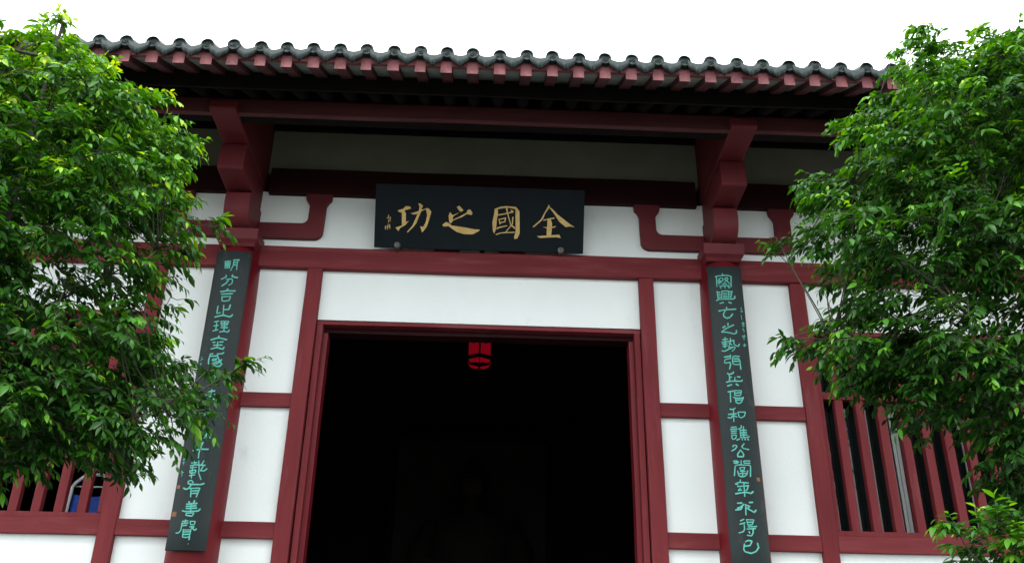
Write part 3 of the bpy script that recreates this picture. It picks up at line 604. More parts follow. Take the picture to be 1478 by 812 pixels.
RIGHT_CLUMPS = "237,-274,495,13,100 263,-293,480,13,100 286,-281,496,13,100 311,-267,514,11,100 311,-286,490,13,60 335,-286,490,13,60 355,-276,499,13,60 216,-275,481,8,100 223,-291,467,13,100 243,-273,483,13,100 267,-276,491,13,100 265,-300,454,12,100 301,-281,489,13,100 311,-278,488,13,60 320,-283,478,13,60 347,-276,492,13,60 218,-299,448,12,100 229,-304,441,12,100 250,-304,446,12,100 265,-287,451,13,100 267,-304,443,12,100 299,-287,449,13,60 328,-281,455,13,60 339,-286,458,12,60 195,-267,452,11,100 197,-284,431,12,100 201,-300,421,12,100 218,-301,430,12,100 237,-293,426,12,100 274,-281,430,12,100 267,-299,426,12,100 298,-286,434,12,60 311,-294,436,12,60 327,-293,442,12,60 192,-290,407,12,100 217,-288,404,12,100 225,-291,411,12,100 234,-292,412,12,100 257,-286,423,12,100 276,-283,418,12,100 298,-281,424,12,60 306,-289,425,12,60 325,-279,426,12,60 168,-282,404,9,100 170,-300,378,11,80 197,-290,398,12,100 208,-287,396,12,100 215,-302,392,11,100 231,-290,388,12,100 250,-304,383,11,100 272,-288,392,12,100 282,-294,396,12,60 306,-290,401,12,60 325,-275,398,12,60 166,-270,382,12,80 171,-299,364,11,80 180,-301,360,11,80 198,-303,375,11,80 224,-289,369,11,100 224,-299,374,11,100 249,-294,372,11,100 265,-292,383,12,100 276,-303,367,11,60 288,-299,370,11,60 332,-272,391,9,60 178,-291,363,11,80 188,-288,361,11,80 205,-294,354,11,100 225,-287,364,11,100 236,-285,359,11,100 238,-295,356,11,100 261,-290,353,11,100 270,-288,363,11,100 302,-282,364,12,60 302,-283,359,12,60 177,-277,353,12,80 178,-292,340,11,80 193,-294,340,11,38 200,-303,330,11,38 223,-285,346,11,38 241,-293,339,11,38 254,-299,343,11,100 264,-303,346,11,60 295,-285,354,11,60 318,-274,356,10,60 167,-291,319,11,100 180,-294,327,11,38 202,-289,331,11,38 214,-283,330,11,38 213,-298,320,11,38 240,-289,325,11,38 242,-303,318,11,100 268,-292,330,11,60 288,-287,327,11,60 298,-285,337,11,60 152,-285,316,6,100 166,-288,317,11,100 184,-272,313,11,100 196,-282,313,11,100 201,-299,315,11,100 213,-296,308,11,100 226,-299,305,10,100 250,-295,310,11,100 273,-284,319,11,60 288,-285,317,11,60 313,-270,320,8,60 173,-264,311,7,100 186,-266,306,7,100 187,-286,293,8,100 199,-288,301,11,100 228,-281,296,11,65 225,-299,295,10,65 245,-298,298,10,100 258,-297,302,11,60 275,-298,303,11,60 286,-288,305,11,60 199,-278,293,10,65 222,-283,285,11,65 234,-294,285,10,100 248,-285,289,11,100 256,-292,284,10,60 282,-280,282,11,60 289,-282,290,11,60 314,-263,301,7,60 219,-289,269,9,65 231,-291,274,10,100 239,-293,275,10,100 252,-283,278,11,100 273,-286,273,10,60 296,-277,281,8,60 226,-282,262,10,65 239,-283,261,10,100 251,-292,257,10,60 267,-278,258,10,60 278,-281,259,10,60 246,-271,253,11,100 260,-276,243,6,60 266,-276,253,10,60 290,-270,254,10,60 238,-245,522,5,100 253,-244,536,8,100 283,-250,534,5,100 299,-250,525,14,100 304,-262,524,7,100 310,-264,513,14,100 346,-257,527,11,60 372,-256,529,13,60 376,-262,528,10,60 231,-255,507,7,100 248,-253,494,14,100 264,-262,489,14,100 269,-264,493,14,100 297,-254,505,14,100 330,-244,507,14,100 323,-265,493,14,60 353,-264,498,14,60 370,-256,500,14,60 219,-244,486,6,100 232,-245,476,14,100 235,-266,458,13,100 250,-267,461,13,100 283,-250,471,14,100 306,-254,489,14,100 315,-257,479,14,100 331,-266,479,13,60 356,-247,477,14,60 382,-245,494,9,60 193,-265,444,7,100 212,-267,452,13,100 235,-260,451,13,100 262,-255,466,13,100 282,-245,466,14,100 285,-256,458,13,100 306,-253,450,13,100 326,-257,459,13,60 354,-251,456,13,60 348,-264,452,13,60 172,-252,425,8,100 200,-257,433,9,100 219,-249,444,13,100 244,-252,431,13,100 250,-247,445,13,100 279,-253,437,13,100 295,-250,446,13,100 300,-256,430,13,100 325,-254,438,13,60 341,-249,434,13,60 363,-245,446,12,60 175,-253,422,10,100 189,-244,421,13,100 208,-252,418,13,100 218,-258,409,13,100 233,-263,413,13,100 250,-257,412,13,100 268,-248,412,13,100 280,-253,410,13,100 302,-248,419,13,100 325,-251,418,13,60 333,-256,427,13,60 339,-258,409,13,60 146,-263,385,4,80 165,-265,391,10,80 186,-245,402,13,80 191,-267,396,12,80 207,-250,399,13,80 222,-256,399,13,80 255,-246,394,13,100 259,-262,392,12,100 278,-260,402,13,100 304,-250,401,13,60 312,-255,404,13,60 337,-247,410,13,60 349,-261,403,4,60 173,-253,371,8,80 193,-257,382,12,80 205,-263,376,12,80 225,-245,380,13,80 251,-248,380,13,100 256,-250,387,13,100 272,-248,391,13,100 285,-258,384,12,100 321,-246,395,13,60 319,-256,380,12,60 325,-263,369,12,60 168,-255,364,5,80 183,-254,354,12,80 206,-266,358,12,38 228,-257,365,12,38 231,-256,359,12,38 248,-259,367,12,100 271,-262,365,12,100 292,-248,364,12,100 297,-263,353,12,60 320,-264,367,12,60 326,-255,359,12,60 151,-244,338,4,100 176,-262,335,12,100 185,-267,345,12,80 209,-246,343,12,38 227,-249,352,12,38 241,-255,341,12,38 250,-252,353,12,38 280,-247,355,12,100 294,-247,352,12,60 294,-253,350,12,60 311,-265,341,12,60 341,-248,349,4,60 149,-257,329,5,100 172,-247,326,7,100 183,-251,320,11,100 204,-244,336,12,100 222,-251,336,12,100 233,-249,331,12,100 244,-254,332,12,100 275,-247,339,12,100 285,-251,336,12,100 295,-254,326,12,60 301,-261,327,12,60 317,-264,328,10,60 173,-254,314,4,100 177,-264,311,7,100 207,-247,307,10,100 204,-264,313,11,100 219,-267,308,11,100 246,-247,312,12,65 260,-248,323,12,100 267,-263,312,11,100 282,-261,314,12,60 305,-247,316,12,60 317,-255,315,12,60 192,-265,294,4,100 206,-246,292,5,100 230,-247,305,7,65 242,-252,298,12,65 255,-247,303,12,65 270,-257,289,11,100 290,-255,292,11,60 300,-265,300,11,60 322,-255,304,6,60 237,-255,276,8,65 245,-261,283,11,65 257,-257,279,11,100 293,-248,291,12,60 288,-260,284,11,60 316,-256,281,4,60 239,-251,271,8,65 241,-257,262,10,65 267,-253,261,11,60 278,-244,272,11,60 292,-256,264,11,60 313,-252,263,4,60 240,-251,259,5,65 245,-257,250,7,100 260,-245,250,5,100 269,-266,250,10,60 281,-261,256,11,60 300,-251,253,11,60 264,-239,533,9,100 268,-242,518,13,100 307,-226,551,12,100 340,-233,533,15,100 371,-233,553,9,60 411,-222,550,12,60 264,-227,514,15,100 301,-211,521,15,100 302,-227,510,15,100 331,-235,524,15,100 359,-205,532,15,100 383,-215,526,15,60 211,-225,481,10,100 227,-234,489,11,100 277,-205,495,15,100 286,-208,500,15,100 301,-224,490,15,100 339,-217,500,15,100 364,-209,510,15,60 380,-212,506,15,60 393,-225,490,10,60 231,-232,461,14,100 259,-208,469,15,100 296,-208,471,15,100 315,-212,484,15,100 327,-222,462,14,100 350,-219,475,14,60 362,-229,461,14,60 376,-240,469,10,60 175,-243,420,7,100 203,-238,433,13,100 236,-210,447,14,100 241,-229,442,14,100 276,-209,456,14,100 308,-217,453,14,100 327,-206,454,15,100 351,-219,458,14,60 362,-217,445,14,60 213,-216,428,14,80 221,-221,425,14,80 257,-214,420,14,100 281,-206,431,14,100 287,-227,413,14,100 315,-206,427,14,100 347,-210,439,14,60 343,-224,418,14,60 358,-225,414,14,60 196,-231,388,13,80 218,-221,388,13,80 250,-218,393,13,100 266,-229,396,13,100 297,-211,397,14,100 315,-219,401,14,100 324,-222,389,13,60 344,-226,386,13,60 358,-221,407,14,60 192,-231,358,13,80 211,-223,368,13,80 246,-223,366,13,38 265,-210,378,13,38 277,-217,375,13,38 303,-219,375,13,100 329,-205,386,14,60 343,-220,386,13,60 344,-245,362,7,60 185,-223,355,10,80 205,-221,361,13,80 223,-208,355,13,100 225,-229,342,13,100 259,-228,355,13,38 284,-213,347,13,100 299,-223,356,13,100 314,-223,348,13,60 331,-223,359,13,60 197,-225,326,8,100 213,-230,338,13,100 232,-222,339,13,100 247,-218,324,13,65 275,-219,336,13,100 279,-226,333,13,100 309,-219,329,13,60 338,-210,333,13,60 347,-221,341,13,60 228,-218,319,13,65 243,-237,316,12,65 251,-233,300,12,65 290,-224,318,12,100 317,-217,325,13,60 331,-211,322,13,60 268,-223,293,12,65 277,-222,301,12,100 306,-213,295,12,60 313,-212,293,12,60 336,-225,295,8,60 256,-224,272,8,65 267,-232,267,12,100 284,-222,276,12,100 317,-211,278,12,60 252,-243,258,8,100 289,-230,263,12,60 302,-226,255,8,60 314,-242,260,8,60 144,-260,382,4,150 146,-260,330,5,150"
SHRUB_CLUMPS = [(1.72, -3.42, 2.26, 0.06), (1.75, -3.58, 2.29, 0.07), (1.8, -3.59, 2.21, 0.09), (1.58, -3.55, 2.28, 0.03), (1.75, -3.45, 2.16, 0.08), (1.89, -3.48, 2.08, 0.14)]

# ------------------------------------------------------------------ written boards
def parse(s):
    return [[[tuple(int(q) / 1000 for q in t.split(',')) for t in st.split()] for st in c.split(';')] for c in s.split('|')]

def densify(pts, step=.006):
    """smooth a hand-drawn stroke a little and add points"""
    P_ = [Vector((p[0], p[1])) for p in pts]
    if len(P_) > 2:
        Q = [P_[0]]
        for i in range(1, len(P_) - 1):
            a, b, c = P_[i - 1], P_[i], P_[i + 1]
            l1 = min(.3, .006 / max((b - a).length, 1e-4)); l2 = min(.3, .006 / max((c - b).length, 1e-4))
            Q += [b + (a - b) * l1, b * .8 + (a + (b - a) * (1 - l1)) * .1 + (b + (c - b) * l2) * .1, b + (c - b) * l2]
        Q.append(P_[-1]); P_ = Q
    return P_

def stroke_mesh(verts, faces, pts, width, surf, lift):
    """a brush stroke: a ribbon with rounded ends lying on the surface given by surf(x, z, out)"""
    P_ = densify(pts); n = len(P_)
    if n < 2: return
    tot = sum((P_[i + 1] - P_[i]).length for i in range(n - 1)); run = 0
    ring = []
    hor = abs(P_[-1].x - P_[0].x) > abs(P_[-1].y - P_[0].y)
    w0 = width * (1.12 if hor else .92) * random.uniform(.93, 1.07)
    if tot < .02: w0 *= 1.25
    L_, R_ = [], []
    for i, p in enumerate(P_):
        t = (P_[min(i + 1, n - 1)] - P_[max(i - 1, 0)])
        t = t.normalized() if t.length > 1e-6 else Vector((1, 0))
        nn = Vector((-t.y, t.x)); fr = run / max(tot, 1e-6)
        w_ = w0 * .5 * (1 + .12 * math.sin(fr * 5 + p.x * 60))
        L_.append(p + nn * w_); R_.append(p - nn * w_)
        if i < n - 1: run += (P_[i + 1] - P_[i]).length
    def cap(p, d, w_):
        nn = Vector((-d.y, d.x)); return [p + nn * w_ * math.cos(a) + d * w_ * math.sin(a) * .9 for a in (math.radians(36), math.radians(72), math.radians(108), math.radians(144))]
    d1 = (P_[-1] - P_[-2]).normalized(); d0 = (P_[0] - P_[1]).normalized()
    c1 = cap(P_[-1], d1, w0 * .5); c0 = cap(P_[0], d0, w0 * .5)
    # faces: quads along the ribbon, fans for the ends
    b = len(verts)
    for i in range(n): verts.append(surf(L_[i].x, L_[i].y, lift)); verts.append(surf(R_[i].x, R_[i].y, lift))
    for i in range(n - 1): faces.append((b + 2 * i, b + 2 * i + 1, b + 2 * i + 3, b + 2 * i + 2))
    e = len(verts)
    for q in c1: verts.append(surf(q.x, q.y, lift))
    faces.append((b + 2 * (n - 1), b + 2 * (n - 1) + 1, e + 3, e + 2, e + 1, e))
    e2 = len(verts)
    for q in c0: verts.append(surf(q.x, q.y, lift))
    faces.append((b + 1, b, e2 + 3, e2 + 2, e2 + 1, e2)[:6])
    # a side skirt down to the board gives the paint its slight body
    loop = [2 * i for i in range(n)]
    for side in (0, 1):
        for i in range(n - 1):
            i0, i1 = b + 2 * i + side, b + 2 * i + 2 + side
            k = len(verts)
            pa, pb = (L_ if side == 0 else R_)[i], (L_ if side == 0 else R_)[i + 1]
            verts.append(surf(pa.x, pa.y, 0)); verts.append(surf(pb.x, pb.y, 0))
            faces.append((i0, i1, k + 1, k))

def couplet(cx, ztop, zbot, data, small, seals, nails, label):
    base = Vector((cx, -.2, zbot))
    T = empty('couplet_board', base, label, 'hanging board', 'inscribed boards hung on the columns')
    hw = .138; R0 = .36; yc = -.235 + R0          # front face bows gently round the column
    def surf(x, z, o):
        th = x / R0
        return Vector((cx + math.sin(th) * (R0 + o), yc - math.cos(th) * (R0 + o), 3.8 + z))
    # board: curved plate
    v, f = [], []; K = 12; zs_ = np.linspace(zbot, ztop, 13)
    for layer, off in ((0, 0.0), (1, -.028)):
        for z in zs_:
            for k in range(K + 1):
                p = surf(-hw + 2 * hw * k / K, z - 3.8, off + (0.0012 * math.sin(z * 3 + k * .4)))
                v.append(p)
    n = K + 1; m = n * len(zs_)
    for i in range(len(zs_) - 1):
        for k in range(K):
            f.append((i * n + k, i * n + k + 1, (i + 1) * n + k + 1, (i + 1) * n + k)); f.append((m + i * n + k, m + (i + 1) * n + k, m + (i + 1) * n + k + 1, m + i * n + k + 1))
        f.append((i * n, (i + 1) * n, m + (i + 1) * n, m + i * n)); f.append((i * n + K, m + i * n + K, m + (i + 1) * n + K, (i + 1) * n + K))
    t = (len(zs_) - 1) * n
    for k in range(K):
        f.append((k, m + k, m + k + 1, k + 1)); f.append((t + k, t + k + 1, m + t + k + 1, m + t + k))
    bd = mesh_obj('board', v, f, PLAQUE, T, True)
    mod = bd.modifiers.new('edges', 'BEVEL'); mod.width = .003; mod.segments = 2; mod.limit_method = 'ANGLE'; mod.angle_limit = 1.0
    for ch in parse(data):
        v, f = [], []
        for i, st in enumerate(ch): stroke_mesh(v, f, st, .0090 if len(ch) < 9 else .0077, surf, .0022 + .00012 * i)
        mesh_obj('character', v, f, TEAL, T)
    for ch in parse(small):
        v, f = [], []
        for i, st in enumerate(ch): stroke_mesh(v, f, st, .0042, surf, .0020 + .0001 * i)
        mesh_obj('inscription', v, f, TEAL, T)
    for (sx, sz, r) in seals:
        v, f = [], []
        for dz_ in (-1, -.33, .33, 1):                       # a small square seal: a frame with two bars
            pass
        for i, (a, b, c, d) in enumerate(((-r, -r, r, -r), (r, -r, r, r), (r, r, -r, r), (-r, r, -r, -r), (-.3 * r, -.7 * r, -.3 * r, .7 * r), (.35 * r, -.7 * r, .35 * r, .7 * r), (-.6 * r, .1 * r, .6 * r, .1 * r))):
            stroke_mesh(v, f, [(sx + a, sz + b), (sx + c, sz + d)], .0052, surf, .0018 + .0001 * i)
        mesh_obj('seal_mark', v, f, OCHRE, T)
    for (nx, nz_) in nails:
        v, f = [], []; p = surf(nx, nz_, 0)
        tube(v, f, [p + Vector((0, .002, 0)), p + Vector((0, -.005, 0))], [.006, .0045], 10)
        mesh_obj('nail', v, f, BRASS, T, True)
    return T
couplet(1.875, 4.935, 2.62, RIGHT, RIGHT_SMALL, [(.104, -.523, .010)], [(.118, .99), (-.01, -1.12)], 'dark slate couplet board with turquoise characters on the right red column, clear of leaves')
couplet(-1.885, 4.935, 2.705, LEFT, LEFT_SMALL, [(-.116, -.675, .009), (-.112, -.858, .013)], [(.112, 1.10), (.02, -1.055)], 'dark slate couplet board with turquoise characters on the left red column, part hidden by leaves')

# name board over the door, leaning forward at the top
NB_ = empty('name_board', (-.025, -.10, 5.110), 'blue black name board with four large gold characters leaning out above the doorway', 'sign board')
th = math.atan2(.22, .47); zz = Vector((0, -math.sin(th), math.cos(th))); nn_ = Vector((0, -math.cos(th), -math.sin(th)))
def ss(x, z, o): return Vector((-.025 + x, -.10, 5.075)) + zz * z + nn_ * o
v, f = [], []
BH, BW = .503, .823
for (o) in (0, -.032):
    for (x, z) in ((-BW, 0), (BW, 0), (BW, BH), (-BW, BH)): v.append(ss(x, z, o))
f = [(0, 1, 2, 3), (7, 6, 5, 4), (0, 4, 5, 1), (1, 5, 6, 2), (2, 6, 7, 3), (3, 7, 4, 0)]
bd = mesh_obj('board', v, f, BOARD, NB_)
mod = bd.modifiers.new('edges', 'BEVEL'); mod.width = .004; mod.segments = 2
for ci, ch in enumerate(parse(GOLD_TEXT)):
    bm = bmesh.new()
    for i, st in enumerate(ch):
        vv = []
        for p in st:
            vv.append(bm.verts.new(ss(p[0], p[1] - .034, .003 + .0003 * i)))
        try: fc = bm.faces.new(vv)
        except ValueError: continue
        r = bmesh.ops.extrude_face_region(bm, geom=[fc])
        bmesh.ops.translate(bm, vec=-nn_ * (.0025 + .0003 * i), verts=[e for e in r['geom'] if isinstance(e, bmesh.types.BMVert)])
    bmesh.ops.triangulate(bm, faces=[q for q in bm.faces if len(q.verts) > 4])
    bm_obj('character' if ci < 4 else 'inscription', bm, GOLD, NB_)
for x in (-.64, .645):
    v, f = [], []
    c = Vector((-.025 + x, -.10, 5.088))
    prof = [(0, -.030), (.008, -.031), (.010, -.026), (.016, -.026), (.018, -.031), (.024, -.030), (.026, -.02), (.026, .04)]
    K = 20
    for (r, y) in prof:
        for k in range(K): v.append(c + Vector((math.cos(2 * math.pi * k / K) * r, y, math.sin(2 * math.pi * k / K) * r)))
    for i in range(len(prof) - 1):
        for k in range(K): f.append((i * K + k, i * K + (k + 1) % K, (i + 1) * K + (k + 1) % K, (i + 1) * K + k))
    mesh_obj('support_stud', v, f, BRASS, NB_, True)

# ------------------------------------------------------------------ lantern inside the doorway
LX, LY, LZ = .0, 1.2, 4.62
LT = empty('palace_lantern', (LX, LY, LZ), 'small red silk palace lantern hanging inside the dark doorway', 'lantern')
def hexring(r, z, rot=0): return [Vector((LX + r * math.cos(math.radians(60 * k - 90 + rot)), LY + r * math.sin(math.radians(60 * k - 90 + rot)), LZ + z)) for k in range(6)]
z0l, z1l, rl = .06, .38, .118
for k in range(6):
    a, b = hexring(rl, z0l), hexring(rl, z1l)
    mesh_obj('silk_panel', [a[k], a[(k + 1) % 6], b[(k + 1) % 6], b[k]], [(0, 1, 2, 3)], SILK, LT)
    mc = (a[k] + a[(k + 1) % 6] + b[k] + b[(k + 1) % 6]) / 4 - Vector((0, 0, .02)); ou = Vector((mc.x - LX, mc.y - LY, 0)).normalized(); sdv = Vector((-ou.y, ou.x, 0))
    mesh_obj('flower_motif', [mc + ou * .002 + sdv * (.022 * (1 + .35 * (q % 2)) * math.cos(q * math.pi / 5)) + Vector((0, 0, .03 * (1 + .35 * (q % 2)) * math.sin(q * math.pi / 5))) for q in range(10)], [tuple(range(10))], ROBE, LT)
    p = hexring(rl + .004, z0l)[k]; q = hexring(rl + .004, z1l)[k]
    tube_obj('lantern_post', [p, q], [.009, .009], DARK_WOOD, LT, 6)
    a2, b2 = hexring(rl * .90, .0), hexring(rl * .96, .022)
    mesh_obj('skirt_panel', [a2[k].lerp(a2[(k + 1) % 6], .1), a2[k].lerp(a2[(k + 1) % 6], .5) - Vector((0, 0, .010)), a2[k].lerp(a2[(k + 1) % 6], .9), b2[(k + 1) % 6].lerp(b2[k], .06), b2[k].lerp(b2[(k + 1) % 6], .06)], [(0, 1, 2, 3, 4)], SILK, LT)
for (zz_, h) in ((.03, .03), (.38, .03)):
    v = []; f = []
    o0, o1, i0 = hexring(rl + .012, zz_), hexring(rl + .012, zz_ + h), hexring(rl - .01, zz_)
    i1 = hexring(rl - .01, zz_ + h); v = o0 + o1 + i0 + i1
    for k in range(6):
        l = (k + 1) % 6
        f += [(k, l, 6 + l, 6 + k), (12 + l, 12 + k, 18 + k, 18 + l), (k, 12 + k, 12 + l, l), (6 + k, 6 + l, 18 + l, 18 + k)]
    mesh_obj('lantern_rim', v, f, DARK_WOOD, LT)
tube_obj('hanging_cord', [(LX, LY, LZ + .41), (LX, LY, 5.858)], [.004, .004], DARK_WOOD, LT, 6)

# ------------------------------------------------------------------ seated statue before a pale screen, deep in the dark
SC = empty('painted_screen', (-.1, 6.2, FL + .02), 'tall pale panel in a dark frame behind the seated statue, barely visible', 'screen')
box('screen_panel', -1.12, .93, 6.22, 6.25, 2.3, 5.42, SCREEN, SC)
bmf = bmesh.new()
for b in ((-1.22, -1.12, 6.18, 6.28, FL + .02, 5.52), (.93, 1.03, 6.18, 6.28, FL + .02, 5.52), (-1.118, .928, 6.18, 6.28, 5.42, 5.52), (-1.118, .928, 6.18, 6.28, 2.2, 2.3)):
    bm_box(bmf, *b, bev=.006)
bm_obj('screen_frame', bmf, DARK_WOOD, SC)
PL = box('statue_pedestal', -.95, .85, 4.4, 5.9, FL + .02, 2.35, STONE, None, .02)
tag(PL, 'stone pedestal under the seated statue inside the dark hall', 'pedestal')
ST = empty('seated_statue', (-.06, 5.1, 2.35), 'dark robed seated statue with a tall hat facing out of the dark doorway', 'statue')
def loft(name, rings, mat, parent, K=24):
    v, f = [], []
    for (cx, cy, cz, rx, ry) in rings:
        for k in range(K):
            a = 2 * math.pi * k / K; v.append((cx + rx * math.cos(a), cy + ry * math.sin(a), cz))
    for i in range(len(rings) - 1):
        for k in range(K): f.append((i * K + k, i * K + (k + 1) % K, (i + 1) * K + (k + 1) % K, (i + 1) * K + k))
    f.append(tuple(range(K))[::-1]); f.append(tuple((len(rings) - 1) * K + k for k in range(K)))
    return mesh_obj(name, v, f, mat, parent, True)
sx, sy = -.06, 5.1
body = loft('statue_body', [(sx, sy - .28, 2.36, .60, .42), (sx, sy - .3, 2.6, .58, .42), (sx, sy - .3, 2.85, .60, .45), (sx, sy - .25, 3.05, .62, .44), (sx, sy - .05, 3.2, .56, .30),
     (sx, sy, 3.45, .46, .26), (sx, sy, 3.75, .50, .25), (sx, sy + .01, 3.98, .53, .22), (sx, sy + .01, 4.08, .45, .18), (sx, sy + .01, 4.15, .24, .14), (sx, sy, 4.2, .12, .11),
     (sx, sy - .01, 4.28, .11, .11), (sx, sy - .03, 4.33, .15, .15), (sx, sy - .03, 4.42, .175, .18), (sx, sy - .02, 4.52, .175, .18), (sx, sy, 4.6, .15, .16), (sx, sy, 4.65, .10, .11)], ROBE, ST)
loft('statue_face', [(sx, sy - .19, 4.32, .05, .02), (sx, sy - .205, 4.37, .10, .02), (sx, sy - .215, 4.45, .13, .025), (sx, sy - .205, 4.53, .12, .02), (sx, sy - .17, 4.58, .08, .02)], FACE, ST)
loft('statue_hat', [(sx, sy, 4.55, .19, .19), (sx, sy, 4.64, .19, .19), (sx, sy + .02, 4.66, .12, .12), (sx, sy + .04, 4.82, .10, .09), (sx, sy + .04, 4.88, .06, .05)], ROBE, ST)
for s in (-1, 1):
    tube_obj('statue_sleeve', [(sx + s * .46, sy, 4.0), (sx + s * .60, sy - .12, 3.65), (sx + s * .52, sy - .36, 3.38), (sx + s * .22, sy - .52, 3.36)], [.13, .17, .17, .15], ROBE, ST, 12)

# ------------------------------------------------------------------ tubular frame with blue cloth behind the left window
FR = empty('tube_frame_chair', (-2.83, .35, 2.2), 'white bent tube chair back with blue cloth seen between the left window bars', 'chair')
t_pts = [(-2.945, .32, 2.2), (-2.945, .32, 3.05), (-2.938, .32, 3.235), (-2.925, .33, 3.268), (-2.88, .34, 3.315), (-2.835, .35, 3.335), (-2.75, .35, 3.335), (-2.69, .34, 3.305), (-2.655, .33, 3.255), (-2.645, .32, 3.2), (-2.64, .32, 2.2)]
tube_obj('bent_tube', t_pts, [.0125] * len(t_pts), METAL, FR, 10)
v, f = [], []
for i in range(9):
    for k in range(9):
        u = k / 8; v.append((-2.93 + .27 * u, .335 + .018 * math.sin(u * math.pi) + .004 * math.sin(u * 25 + i), 2.25 + (3.185 - 2.25) * i / 8 - (.012 * math.sin(u * math.pi) if i == 8 else 0)))
for i in range(8):
    for k in range(8): f.append((i * 9 + k, i * 9 + k + 1, (i + 1) * 9 + k + 1, (i + 1) * 9 + k))
cl = mesh_obj('cloth_back', v, f, BLUE, FR, True)
so = cl.modifiers.new('thickness', 'SOLIDIFY'); so.thickness = .006
tube_obj('cross_tube', [(-2.93, .35, 3.245), (-2.655, .35, 3.245)], [.006, .006], METAL, FR, 8)
for x in (-2.93, -2.655):
    tube_obj('leg', [(x, .38, 2.2), (x, .55, FL + .02)], [.0125, .0125], METAL, FR, 8)
mesh_obj('seat', [(-2.94, .34, 2.2), (-2.64, .34, 2.2), (-2.64, .75, 2.18), (-2.94, .75, 2.18)], [(0, 1, 2, 3)], BLUE, FR)
for x in (-2.93, -2.655):
    tube_obj('leg', [(x, .74, 2.18), (x, .74, FL + .02)], [.0125, .0125], METAL, FR, 8)

# ------------------------------------------------------------------ trees
def unit(a): return a / np.maximum(np.linalg.norm(a, axis=-1, keepdims=True), 1e-9)

def leaf_geom(org, d, nrm, ln, age_and_light, curve):
    """vectorised lanceolate leaves: org base, d axis, nrm blade normal, ln length; folded along the midrib, tip drooping"""
    t = np.array([0, .12, .34, .60, .84, 1.0]); hw = np.array([.012, .095, .185, .165, .075, 0])
    N = len(org); side = unit(np.cross(d, nrm)); nrm = unit(np.cross(side, d))
    V_ = []
    for i in range(6):
        c = org + d * (ln * t[i])[:, None] - nrm * (ln * curve * t[i] ** 2)[:, None]
        up = nrm * (ln * hw[i] * .35)[:, None]; sd = side * (ln * hw[i])[:, None]
        if i == 5: V_.append(c[:, None, :])
        else: V_.append(np.stack([c - sd + up, c, c + sd + up], 1))
    V_ = np.concatenate(V_, 1)                              # N x 16 x 3
    F = []
    for i in range(4):
        a = 3 * i; F += [(a, a + 1, a + 4, a + 3), (a + 1, a + 2, a + 5, a + 4)]
    Ft = [(12, 13, 15), (13, 14, 15)]
    return V_, F, Ft

def leaves_mesh(name, org, d, nrm, ln, age_and_light, curve):
    V_, F, Ft = leaf_geom(org, d, nrm, ln, age_and_light, curve)
    N = len(org); nv = 16
    me = bpy.data.meshes.new(name)
    me.vertices.add(N * nv); me.vertices.foreach_set('co', V_.reshape(-1).astype(np.float32))
    tmpl = np.array([i for q in F for i in q] + [i for q in Ft for i in q]); cnt = np.array([4] * len(F) + [3] * len(Ft))
    loops = (tmpl[None, :] + (np.arange(N) * nv)[:, None]).reshape(-1)
    starts = np.concatenate([[0], np.cumsum(cnt)[:-1]]); starts = (starts[None, :] + (np.arange(N) * cnt.sum())[:, None]).reshape(-1)
    me.loops.add(len(loops)); me.loops.foreach_set('vertex_index', loops.astype(np.int32))
    me.polygons.add(len(starts)); me.polygons.foreach_set('loop_start', starts.astype(np.int32)); me.polygons.foreach_set('loop_total', np.tile(cnt, N).astype(np.int32))
    me.polygons.foreach_set('use_smooth', np.ones(len(starts), dtype=bool))
    at = me.attributes.new('age_and_light', 'FLOAT', 'POINT'); at.data.foreach_set('value', np.repeat(age_and_light, nv).astype(np.float32))
    me.update(calc_edges=True); me.validate()
    me.materials.append(LEAF)
    return me

CAMP = np.array([.0606, -6.6, 1.6])
def bez(a, b, c, n):
    return [tuple((1 - t) ** 2 * np.array(a) + 2 * t * (1 - t) * np.array(b) + t * t * np.array(c)) for t in np.linspace(0, 1, n)]

def clump_list(s):
    return [tuple(int(v) / 100 for v in c.split(',')) for c in s.split()]

